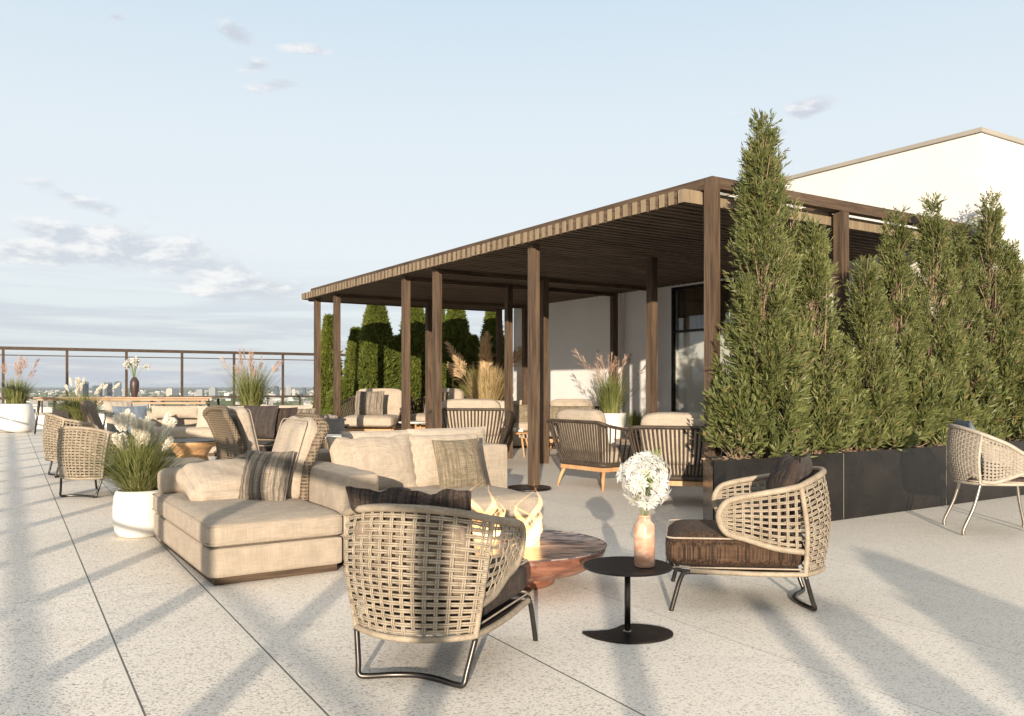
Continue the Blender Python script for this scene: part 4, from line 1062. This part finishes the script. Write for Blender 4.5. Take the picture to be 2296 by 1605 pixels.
def potted_grass(name, loc, pot, grass, plumes, label, rz=0, scale=1.0, seed=0, cat='potted grass', group=None):
    rg = np.random.default_rng(seed)
    R = empty(name, loc, rz, label, cat, group); R.scale = (scale,)*3
    ztop = pot['h']
    b = MB(); b.lathe(pot['prof'], 40); b.build('pot', pot['mat'], R, True)
    b = MB(); b.lathe([(0,ztop-.035),(pot['r']-.03,ztop-.035)], 28); b.build('soil', M['soil'], R)
    b = MB(); blades(b, grass['n'], grass['h'], grass['s'], rg, pot['r']*.6, grass.get('w',.006), grass.get('droop',.6))
    if grass.get('n2'): blades(b, grass['n2'], grass['h']*.55, grass['s']*1.7, rg, pot['r']*.6, grass.get('w',.006), 1.2)
    f = b.build('foliage', grass.get('mat', M['blade']), R); f.location = (0,0,ztop-.04)
    st = MB(); pl = MB()
    for k in range(plumes['n']):
        a = rg.uniform(0,2*PI); ln = abs(rg.normal(0,1))*plumes['s']; hh = plumes['h']*rg.uniform(*plumes.get('var',(.72,1.0)))
        d = np.array([math.cos(a)*ln, math.sin(a)*ln, 1.0]); top = d*hh; top[2] = hh*(1-.15*ln)
        b0 = np.array([math.cos(a)*.03,math.sin(a)*.03,0]); mid = (b0+top)/2; mid[:2] *= .75
        st.tube(spline([b0,mid,top],5), .0022, 4, caps=False)
        ax = top-mid; ax = ax/np.linalg.norm(ax)
        if plumes['kind'] == 'fluffy': plume_fluffy(pl, None, top-ax*plumes['L']*.3, ax, plumes['L']*rg.uniform(.75,1.15), plumes['R'], rg)
        else: plume_feather(pl, top-ax*plumes['L']*.2, ax, plumes['L']*rg.uniform(.7,1.15), rg, plumes.get('q',46), plumes.get('sp',.45), plumes.get('w',.005))
    o = st.build('stalks', M['straw'], R); o.location = (0,0,ztop-.04)
    o = pl.build('plumes', plumes['mat'], R); o.location = (0,0,ztop-.04)
    return R
def round_pot(r, h, mat=None, belly=1.0):
    p = [(0,0),(r*.62,0),(r*.80,.012),(r*.93,h*.14),(r*belly,h*.36),(r*belly,h*.66),(r*.955,h*.88),(r*.90,h*.965),(r*.84,h),(r*.78,h*.985),(r*.76,h*.9),(r*.75,h*.7)]
    return dict(prof=p, r=r*.78, h=h, mat=mat or M['white'])
def tall_pot(r, h, mat=None):
    p = [(0,0),(r*.66,0),(r*.72,.015),(r*.86,h*.4),(r*.99,h*.93),(r,h*.985),(r*.97,h),(r*.92,h*.985),(r*.9,h*.7)]
    return dict(prof=p, r=r*.9, h=h, mat=mat or M['white'])
def bulb_pot(r, h, mat=None):
    p = [(0,0),(r*.66,0),(r*.80,.02),(r*.95,h*.10),(r*1.0,h*.24),(r*.99,h*.40),(r*.93,h*.65),(r*.86,h*.88),(r*.82,h*.97),(r*.80,h),(r*.78,h*.985),(r*.77,h*.7)]
    return dict(prof=p, r=r*.78, h=h, mat=mat or M['white'])
x, y = at(313, 7.02)
potted_grass('potted_grass', (x,y,0), round_pot(.205,.385), dict(n=1900,n2=700,h=.56,s=1.15,w=.0052,droop=.9), dict(kind='fluffy',n=25,s=.33,h=.62,L=.16,R=.034,mat=M['plume'],var=(.62,1.0)),
   'white rounded pot of fountain grass with creamy bottlebrush plumes in the left foreground', seed=2)
x, y = at(37, 22.5)
potted_grass('potted_grass', (x,y,0), bulb_pot(.45,.76), dict(n=800,h=.78,s=.72,w=.010,mat=M['blade']), dict(kind='feather',n=11,s=.28,h=1.12,L=.40,mat=M['pinkplume'],q=55,w=.011,sp=.4,var=(.6,1.0)),
   'big white bulbous pot of pink-plumed grass at the far left edge', seed=3)
x, y = at(176, 16.5)
potted_grass('potted_grass', (x,y,0), tall_pot(.34,.56,M['darkplanter']), dict(n=1500,h=.62,s=1.25,w=.009), dict(kind='fluffy',n=15,s=.45,h=.80,L=.17,R=.030,mat=M['plume']),
   'dark pot of green grass with white plumes behind the far left chairs', seed=4)
x, y = at(563, 17.8)
potted_grass('potted_grass', (x,y,0), tall_pot(.34,.76,M['darkplanter']), dict(n=750,h=1.02,s=.75,w=.009,droop=.3), dict(kind='feather',n=16,s=.42,h=1.15,L=.40,mat=M['pinkplume'],q=46,w=.009,sp=.35,var=(.6,1.0)),
   'tall airy grass with pink plumes between the fourth and fifth railing posts', seed=5)
x, y = at(1090, 18.6)
potted_grass('potted_grass', (x,y,0), tall_pot(.38,.62,M['darkplanter']), dict(n=1500,h=1.15,s=.62,w=.012,mat=M['straw'],droop=.5), dict(kind='feather',n=11,s=.40,h=1.45,L=.62,mat=M['tanplume'],q=110,w=.020,sp=.62,var=(.6,1.0)),
   'golden pampas grass with broad tan plumes in front of the far cypresses', seed=6)
x, y = at(1368, 14.4)
potted_grass('potted_grass', (x,y,0), tall_pot(.27,.78), dict(n=700,h=.74,s=.72,w=.008,droop=.4), dict(kind='feather',n=15,s=.36,h=.98,L=.42,mat=M['pinkplume'],q=34,w=.008,sp=.3,var=(.6,1.0)),
   'tall white pot of reddish-plumed grass against the sunlit wall', seed=7)
x, y = at(1426, 13.6)
R = empty('wooden_crate', (x,y,0), ANG, 'low wooden crate carrying the small clay pot near the wall', 'crate')
b = MB(); b.box(-.28,.28,-.2,.2,0,.36); b.build('body', M['clay'], R)
for k in range(3):
    b = MB(); b.box(-.29,.29,-.215,-.202,.02+k*.115,.115+k*.115); b.build('plank', M['teakx'], R)
b = MB(); b.box(-.29,.29,-.215,.21,.362,.385); b.build('lid', M['teakx'], R)
potted_grass('potted_grass', (x,y,.386), dict(prof=[(0,0),(.12,0),(.18,.06),(.20,.14),(.19,.19),(.17,.19),(.16,.17),(.15,.1)], r=.15, h=.185, mat=M['clay']), dict(n=500,h=.34,s=.8,w=.007), dict(kind='feather',n=2,s=.2,h=.3,L=.1,mat=M['straw'],q=20),
   'small grey clay bowl of short dark grass on the crate', seed=8)

# ------------------------------------------------------------------ long table, vase with flowers
x0, _ = at(96, 22.0); x1, _ = at(488, 22.0)
R = empty('long_table', ((x0+x1)/2,22.0,0), 0, 'long bar-height wooden table on tapered dark legs before the far railing', 'table')
L = (x1-x0)/2
b = MB(); b.box(-L,L,-.45,.45,.912,.945); b.build('table_top', M['teakx'], R)
b = MB(); b.box(-L+.1,L-.1,-.40,-.37,.855,.910); b.build('apron', M['teakx'], R)
for sx in (-1,1,-.33,.33):
    for sy in (-1,1):
        b = MB(); b.tube([(sx*(L-.12),sy*.36,.898),(sx*(L-.03),sy*.42,0)], [.035,.02], 8); b.build('leg', M['metal'], R, True)
R = empty('bench', (x0*.28+x1*.72,21.1,0), .02, 'orange-toned wooden bench tucked in front of the long table', 'bench')
b = MB(); b.box(-1.35,1.35,-.2,.2,.78,.83); b.build('seat', M['teakx'], R)
for sx in (-1,1):
    for sy in (-1,1):
        b = MB(); b.tube([(sx*1.1,sy*.15,.76),(sx*1.2,sy*.18,0)], [.03,.018], 8); b.build('leg', M['metal'], R, True)
x, y = at(301.5, 21.9)
R = empty('dark_vase', (x,y,.946), 0, 'tall dark grooved vase on the long table', 'vase')
b = MB(); p = [(0,0),(.05,0),(.06,.01),(.075,.06),(.10,.16),(.115,.30),(.11,.40),(.07,.48),(.045,.50),(.05,.515),(.035,.51),(0,.45)]
b.lathe(p, 28); b.build('body', mat_plain('dark_ceramic', (.05,.032,.026), .45, 0, .3, 6, .2), R, True)
rg = np.random.default_rng(9)
R = empty('flower_bouquet', (x,y,1.44), 0, 'loose white and pink blossoms in the dark vase on the long table', 'flowers')
st = MB(); pt = MB()
for k in range(12):
    a = rg.uniform(0,2*PI); l = rg.uniform(.1,.32); tp = np.array([math.cos(a)*l,math.sin(a)*l*.6,rg.uniform(.16,.46)])
    st.tube(spline([(0,0,-.1),tp*.5+np.array([0,0,.05]),tp],4), .006, 5)
    n = 60; d = rg.normal(0,1,(n,3)); pt.quads(leafquads(tp+rg.normal(0,.02,(n,3)), d, .075, .04, rg))
st.build('stem', M['green'], R, True); pt.build('blossom', M['petal'], R)

# ------------------------------------------------------------------ small things under the pergola
x, y = at(706, 15.6)
R = empty('stone_planter', (x,y,0), ANG, 'square charcoal trough filled with dark stones beside the far pergola posts', 'planter')
b = MB(); b.box(-.42,.42,-.40,.40,0,.60); b.box(-.44,.44,-.42,.42,.602,.64); b.build('trough', M['darkplanter'], R)
st = MB(); rg = np.random.default_rng(5)
for k in range(34):
    r = rg.uniform(.035,.075); c = (rg.uniform(-.35,.35),rg.uniform(-.33,.33),.64+r*.3)
    st.lathe([(0,-r*.6),(r*.7,-r*.4),(r,0),(r*.7,r*.45),(0,r*.6)], 7, c=c)
st.build('stones', M['clay'], R)
x, y = at(733, 12.2)
R = empty('basket_table', (x,y,0), .2, 'woven basket side table with a white top behind the nearest wicker back', 'side table')
b = MB(); b.lathe([(0,0),(.20,0),(.22,.02),(.25,.3),(.26,.50),(0,.50)], 28); b.build('basket', M['wicker'], R, True)
b = MB(); b.lathe([(0,.502),(.275,.502),(.28,.51),(.28,.525),(.27,.53),(0,.53)], 32); b.build('table_top', M['white'], R)
def low_table(px, Y, label, top='teak', r=.32, h=.38, sc_=1):
    x, y = at(px, Y)
    R = empty('coffee_table', (x,y,0), .4, label, 'coffee table', 'small round tables under the pergola')
    b = MB(); b.lathe([(0,h-.03),(r*.96,h-.03),(r,h-.015),(r*.98,h),(0,h)], 32); b.build('table_top', M[top], R)
    for k in range(3):
        a = k*2.094+.5; b = MB(); b.tube([(r*.62*math.cos(a),r*.62*math.sin(a),h-.03),(r*.95*math.cos(a),r*.95*math.sin(a),0)], [.022,.013], 8); b.build('leg', M['teak'], R, True)
    return R
low_table(1156, 15.0, 'low round wooden table beyond the second pergola post', 'teak', .42, .43)
low_table(926, 17.0, 'white-topped round table between two far pergola posts', 'white', .30, .52)
x, y = at(1158, 15.0)
b = MB(); b.box(-.14,.14,-.1,.1,0,.03); b.box(-.12,.13,-.09,.1,.032,.055); o = b.build('book_stack', M['white']); o.location = (x-.05,y,.431); o.rotation_euler = (0,0,.3)
tag(o, 'two pale books lying on the low wooden table', 'books')
x, y = at(430, 12.9)
R = empty('fire_table', (x,y,0), .3, 'low orange-toned wooden coffee table glimpsed between the plumes and the far daybed', 'coffee table')
b = MB(); b.lathe([(0,.0),(.28,0),(.22,.18),(.3,.30),(.46,.36),(.46,.40),(0,.40)], 32); b.build('body', M['teak'], R, True)
b = MB(); b.lathe([(0,.402),(.44,.402),(.44,.415),(0,.415)], 32); b.build('tray', M['darkplanter'], R)
# blue-draped lounge at the far left centre
R = empty('wing_chair', (*at(282,13.3),0), math.radians(-75), 'dark wicker high-backed chair draped in slate blue behind the cream plumes', 'chair')
b = MB(); soft_box(b, .62,.10,.62, r=.05, crown=.03, n=12, seed=4); o = b.build('wicker_back', M['wicker'], R, True); o.location = (0,-.36,.40); o.rotation_euler = (.35,0,0)
b = MB(); soft_box(b, .60,.62,.18, r=.05, crown=.03, n=12, seed=5, c=(0,0,.28)); b.build('seat_cushion', M['blue'], R, True)
for sx in (-1,1):
    for sy in (-1,1):
        b = MB(); b.tube([(sx*.24,sy*.26,.29),(sx*.27,sy*.3,0)], .014, 8); b.build('leg', M['metal'], R, True)
R_ = R
pillow((at(295,13.2)[0],13.2,.47), .5,.48,.14, M['blue'], -.35, .6, 'slate blue pillow on the dark high-backed wicker chair', 51)
pillow((at(270,13.3)[0],13.35,.50), .46,.52,.13, M['pale'], -.25, .9, 'pale pillow behind the slate blue one on the high-backed chair', 52)

# ------------------------------------------------------------------ hedge trees
def sprig_tree(hgt, rw, rg, nsp=1500, leaf=.050, nleaf=11, lowbushy=True, lob=3, wleaf=.012, tip=.5):
    """upright conifer-like shrub: clustered sprigs of narrow leaves over an uneven tapering outline"""
    cr = MB()
    nlob = lob; lobes = [(rg.uniform(0,2*PI), rg.uniform(.25,.55), rg.uniform(.55,.85)) for _ in range(nlob)]
    u = rg.random(nsp)
    z = hgt*(1-(1-u)**.72*1.0); z = hgt*rg.random(nsp)**1.15
    t = z/hgt
    prof = rw*np.clip(1-t,0,1)**tip*(1+.10*np.sin(t*23+rg.uniform(0,6))+.07*np.sin(t*41+1))+.015
    th = rg.uniform(0,2*PI,nsp)
    side = 1+.16*np.sin(th*3+t*9)+.10*np.sin(th*5-t*14)
    rad = prof*side*(rg.random(nsp)**.33)*rg.uniform(.85,1.08,nsp)
    C = np.stack([rad*np.cos(th),rad*np.sin(th),z],1)
    # sprigs gather in upright plume-like branchlets, some reaching past the outline
    K = max(12, nsp//26); tk = rg.random(K)**1.15*.97; pk = rw*np.clip(1-tk,0,1)**tip
    ak = rg.uniform(0,2*PI,K); sk = 1+.2*np.sin(ak*2+tk*8)+.12*np.sin(ak*5-tk*14)
    rk = pk*sk*rg.uniform(.30,.88,K)
    B0 = np.stack([rk*np.cos(ak),rk*np.sin(ak),tk*(hgt-.20)],1); AX = np.stack([np.cos(ak)*.26*(1-tk),np.sin(ak)*.26*(1-tk),np.ones(K)],1)+rg.normal(0,.09,(K,3))*(1-.6*tk[:,None]); AX /= np.linalg.norm(AX,axis=1,keepdims=True)
    LK = rg.uniform(.20,.46,K)*(1-.72*tk); who = rg.integers(0,K,nsp); q = rg.random(nsp)
    d = rg.normal(0,1,(nsp,3)); d -= (d*AX[who]).sum(1,keepdims=True)*AX[who]; d /= np.linalg.norm(d,axis=1,keepdims=True)
    rc_ = .075*(1-q)**.6*rg.random(nsp)**.4*(1-.62*tk[who])
    C2 = B0[who]+AX[who]*(q*LK[who])[:,None]+d*rc_[:,None]; C2[:,2] = np.clip(C2[:,2],0,hgt-.06)
    m = rg.random(nsp) < .80; C[m] = C2[m]
    # sprig axis: up and outwards
    out = C.copy(); out[:,2] = 0; out /= np.linalg.norm(out,axis=1,keepdims=True)+1e-6
    ax = out*rg.uniform(.25,.95,(nsp,1))+np.array([0,0,1.0])+rg.normal(0,.28,(nsp,3)); ax /= np.linalg.norm(ax,axis=1,keepdims=True)
    sl = leaf*rg.uniform(1.6,2.8,nsp)
    big = 1+1.9*np.clip(.45-C[:,2]/hgt,0,1) if lowbushy else np.ones(nsp)
    Qs = []
    for k in range(nleaf):
        f = (k+.5)/nleaf; base = C+ax*(sl*f)[:,None]
        s = np.cross(ax, rg.normal(0,1,(nsp,3))); s /= np.linalg.norm(s,axis=1,keepdims=True)
        d = ax*(.55+.9*f)+s*(1.0-.55*f)
        Qs.append(leafquads(base, d, leaf*rg.uniform(.75,1.2,nsp)*big, wleaf*big*rg.uniform(.8,1.3,nsp), rg))
    cr.quads(np.concatenate(Qs))
    # woody twigs
    tw = MB()
    for i in rg.choice(nsp, nsp//7, replace=False):
        a_ = C[i]; b_ = np.array([a_[0]*.25,a_[1]*.25,max(0,a_[2]-rg.uniform(.15,.4))])
        tw.tube([b_,(a_+b_)/2+rg.normal(0,.012,3),a_+ax[i]*sl[i]], [.006,.0045,.0025], 4, caps=False)
    tw.tube([(0,0,-.05),(0.01,0,hgt*.5),(0,0,hgt*.8)], [.026,.012,.004], 7)
    for (a, r_, hf) in lobes: tw.tube([(0,0,-.02),(rw*r_*math.cos(a),rw*r_*math.sin(a),hgt*hf*.4),(rw*r_*1.2*math.cos(a),rw*r_*1.2*math.sin(a),hgt*hf*.9)], [.014,.009,.003], 6)
    return cr, tw
ZP = .60
hedge = [ # px of the apex, top y, v, radius, label
 (1707,266,5.24,.36,'tallest and nearest upright conifer shrub in the black planter, rising above the pergola beam',2300),
 (1822,508,5.20,.30,'shorter conifer shrub just right of the tallest one',1500),
 (1772,455,5.42,.28,'conifer shrub pressed against the tallest one, tip touching the beam',900),
 (1938,590,5.20,.30,'lowest pointed conifer shrub in the middle of the planter row',1400),
 (2008,485,5.20,.32,'conifer shrub in the planter right of the lowest one',1500),
 (2092,452,5.22,.34,'conifer shrub with a sharp tip under the pergola end, middle right of the row',1500),
 (2148,505,5.24,.30,'conifer shrub between two taller tips near the row right end',1200),
 (2218,438,5.22,.36,'tall conifer shrub before the white wall corner',1500),
 (2262,542,5.10,.30,'slim side conifer shrub right of the tall one before the white wall',1200),
 (2310,640,5.20,.40,'conifer shrub at the very right edge of the picture',1000)]
for i, (px, ty, v, rw, lab, ns) in enumerate(hedge):
    r = (px-CX)/FD; u = v*(CA*r+SA)/(-SA*r+CA); Yd = SA*u+CA*v
    top = H+(HY-ty)/FD*Yd; rg = np.random.default_rng(60+i)
    top -= .05
    R = empty('conifer_shrub', (*uv(u,v),ZP), rg.uniform(0,6), lab, 'shrub', 'upright conifer shrubs in the long black planter')
    cr, tw = sprig_tree(top-ZP, rw*(1.08 if i else 1.02), rg, int(ns*1.5), .060, 11, True, 3 if i else 4, .0125, .80 if i else .72)
    cr.build('crown', M['leaf'], R); tw.build('trunk', M['bark'], R)
# low leafy growth at the foot of the hedge
rgl = np.random.default_rng(77); k = 0
us = [5.75,6.25,6.75,7.3,7.85,8.4,9.0,9.6,10.2]
words = ['leftmost low bush at the foot of the tallest conifer shrub','second low bush from the left in the black planter','third low bush from the left in the black planter','low bush below the lowest conifer shrub','low bush right of the black planter panel joint','low bush at the middle right of the black planter','low bush beside the back of the tall dining chair','low bush half behind the tall dining chair','rightmost low bush in the black planter']
for u, wd in zip(us, words):
    R = empty('leafy_bush', (*uv(u,5.21+rgl.uniform(-.03,.05)),ZP), rgl.uniform(0,6), wd, 'bush', 'low leafy bushes along the planter edge')
    cr, tw = sprig_tree(.62+rgl.uniform(-.1,.25), .20, rgl, 420, .075, 9, False, 2, .026, .45)
    cr.build('leaves', M['leaf'], R); tw.build('stems', M['bark'], R)
# the planter itself
R = empty('long_planter', (*uv(5.14,4.93),0), ANG, 'long polished black planter box holding the conifer hedge', 'planter')
pl = [(0,0),(6.6,0),(6.6,.60),(.50,.60)]
b = MB(); b.prism([(p[0],p[1]) for p in pl], 0, ZP-.02)
b.build('body', M['planter'], R)
b = MB()
for k in range(4):
    x0_, x1_ = (0.0,.002)[0]+k*1.70, min(6.6,(k+1)*1.70)-.006
    b.box(x0_+.003,x1_,-.012,-.002,.01,.625)
b.build('front_panels', M['planter'], R)
b = MB()
for k in range(1,4): b.box(k*1.70-.0045,k*1.70+.0015,-.010,-.0015,.01,.618)
b.build('joint_strip', M['coping'], R)
b = MB(); b.box(0,6.6,-.001,.02,ZP-.018,.620); b.add([(0,0,.58),(.5,.6,.58),(.52,.6,.58),(.025,0,.58),(0,0,.62),(.5,.6,.62),(.52,.6,.62),(.025,0,.62)], [(0,1,5,4),(4,5,6,7),(2,3,7,6)])
b.build('rim', M['blackmetal'], R)
b = MB(); b.prism([(.04,.03),(6.58,.03),(6.58,.58),(.51,.58)], ZP-.018, ZP-.004); b.build('soil', M['soil'], R)
rgl = np.random.default_rng(3); b = MB(); n = 700
b.quads(leafquads(np.stack([rgl.uniform(.3,6.5,n),rgl.uniform(.04,.5,n),np.full(n,ZP)],1), rgl.normal(0,1,(n,3))*np.array([1,1,.2]), .05, .02, rgl)); 
b.build('leaf_litter', M['bark'], R)['kind'] = 'stuff'

# ------------------------------------------------------------------ far cypresses
def cypress(hgt, rw, rg, n):
    z = hgt*rg.random(n)**1.05; t = z/hgt
    prof = rw*(np.clip(1-t,0,1)**.72)*(.92+.2*np.sin(np.clip(t*3.2,0,PI)))+.03
    th = rg.uniform(0,2*PI,n); rad = prof*(1+.10*np.sin(th*4+t*11)+.06*np.sin(th*7-t*19))*rg.uniform(.66,1.16,n)
    C = np.stack([rad*np.cos(th),rad*np.sin(th),z],1); out = C.copy(); out[:,2] = 0; out /= np.linalg.norm(out,axis=1,keepdims=True)+1e-6
    Qs = []
    for k in range(4):
        d = out*rg.uniform(.2,1.0,(n,1))+np.array([0,0,.9])+rg.normal(0,.45,(n,3))
        Qs.append(leafquads(C+rg.normal(0,.015,(n,3)), d, (.11*rg.uniform(.6,1.3,n)), .040, rg))
    b = MB(); b.quads(np.concatenate(Qs))
    core = MB(); tt = np.linspace(0,.96,14); core.lathe([(rw*.62*(1-x)**.75+.01, hgt*x) for x in tt], 12)
    return b, core
cyp = [(738,713,20.5,.27,'slim cypress between the two leftmost pergola posts'),(797,742,20.5,.26,'lower cypress left of the broad one behind the wide lounge chair'),
 (843,655,20.2,.46,'broad cypress behind the wide lounge chair'),(895,760,20.4,.36,'low cypress behind the paired pergola posts'),(928,650,20.6,.40,'cypress between the paired pergola posts'),
 (983,690,20.8,.30,'narrow cypress right of the paired pergola posts'),(1022,668,20.6,.44,'broad cypress left of the golden pampas grass'),(1060,760,20.3,.34,'short cypress just left of the golden pampas grass'),(1104,680,20.9,.34,'cypress against the end of the white wall, behind the pampas'),(764,860,20.1,.28,'smallest cypress filling the gap beside the slim one')]
for i, (px, ty, Y, rw, lab) in enumerate(cyp):
    x, y = at(px, Y); rg = np.random.default_rng(90+i); hgt = H+(HY-ty)/FD*Y-.50
    R = empty('cypress_tree', (x,y,.50), 0, lab, 'cypress', 'cypress trees in dark planters at the far end')
    b, core = cypress(hgt, rw, rg, int(7500*rw/.4*hgt/3)); b.build('crown', M['leaf2'], R); core.build('trunk', M['bark'], R, True)
for (p0, p1, Y, lab) in ((728,812,20.3,'charcoal planter box under the leftmost cypresses'),(815,905,20.3,'charcoal planter box under the broad cypress'),(908,985,20.5,'charcoal planter box behind the paired posts'),(990,1120,20.5,'long charcoal planter box left of the white wall')):
    x0_, y = at(p0,Y); x1_, _ = at(p1,Y)
    R = empty('square_planter', ((x0_+x1_)/2,Y,0), 0, lab, 'planter', 'charcoal planter boxes under the cypresses'); w = (x1_-x0_)/2
    b = MB(); b.box(-w,w,-.42,.5,0,.50); b.build('body', M['darkplanter'], R); b = MB(); b.box(-w-.01,w+.01,-.43,.51,.502,.53); b.build('rim', M['darkplanter'], R)

# ------------------------------------------------------------------ conifers behind the viewer, whose shade falls on the floor at the right
proto = None
for i, (x, y, h, rw, lab) in enumerate(((2.05,-5.2,1.95,.62,'potted conifer standing behind the viewer, leftmost broad one'),(3.15,-5.0,1.75,.40,'potted conifer behind the viewer, middle one'),(1.22,-5.6,1.75,.16,'slim potted conifer behind the viewer'),
        (4.0,-5.0,1.9,.42,'potted conifer behind the viewer, second from the right'),(5.0,-5.2,1.9,.45,'potted conifer behind the viewer, rightmost'))):
    rg = np.random.default_rng(120+i)
    R = empty('potted_conifer', (x,y,0), 0, lab, 'potted conifer', 'potted conifers behind the viewer')
    b = MB(); b.lathe([(0,0),(rw*.5,0),(rw*.6,.4),(rw*.55,.4),(0,.38)], 20); b.build('pot', M['darkplanter'], R, True)
    b, core = cypress(h-.35, rw, rg, 2600); o = b.build('crown', M['leaf2'], R); o.location = (0,0,.35); o = core.build('trunk', M['bark'], R, True); o.location = (0,0,.35)
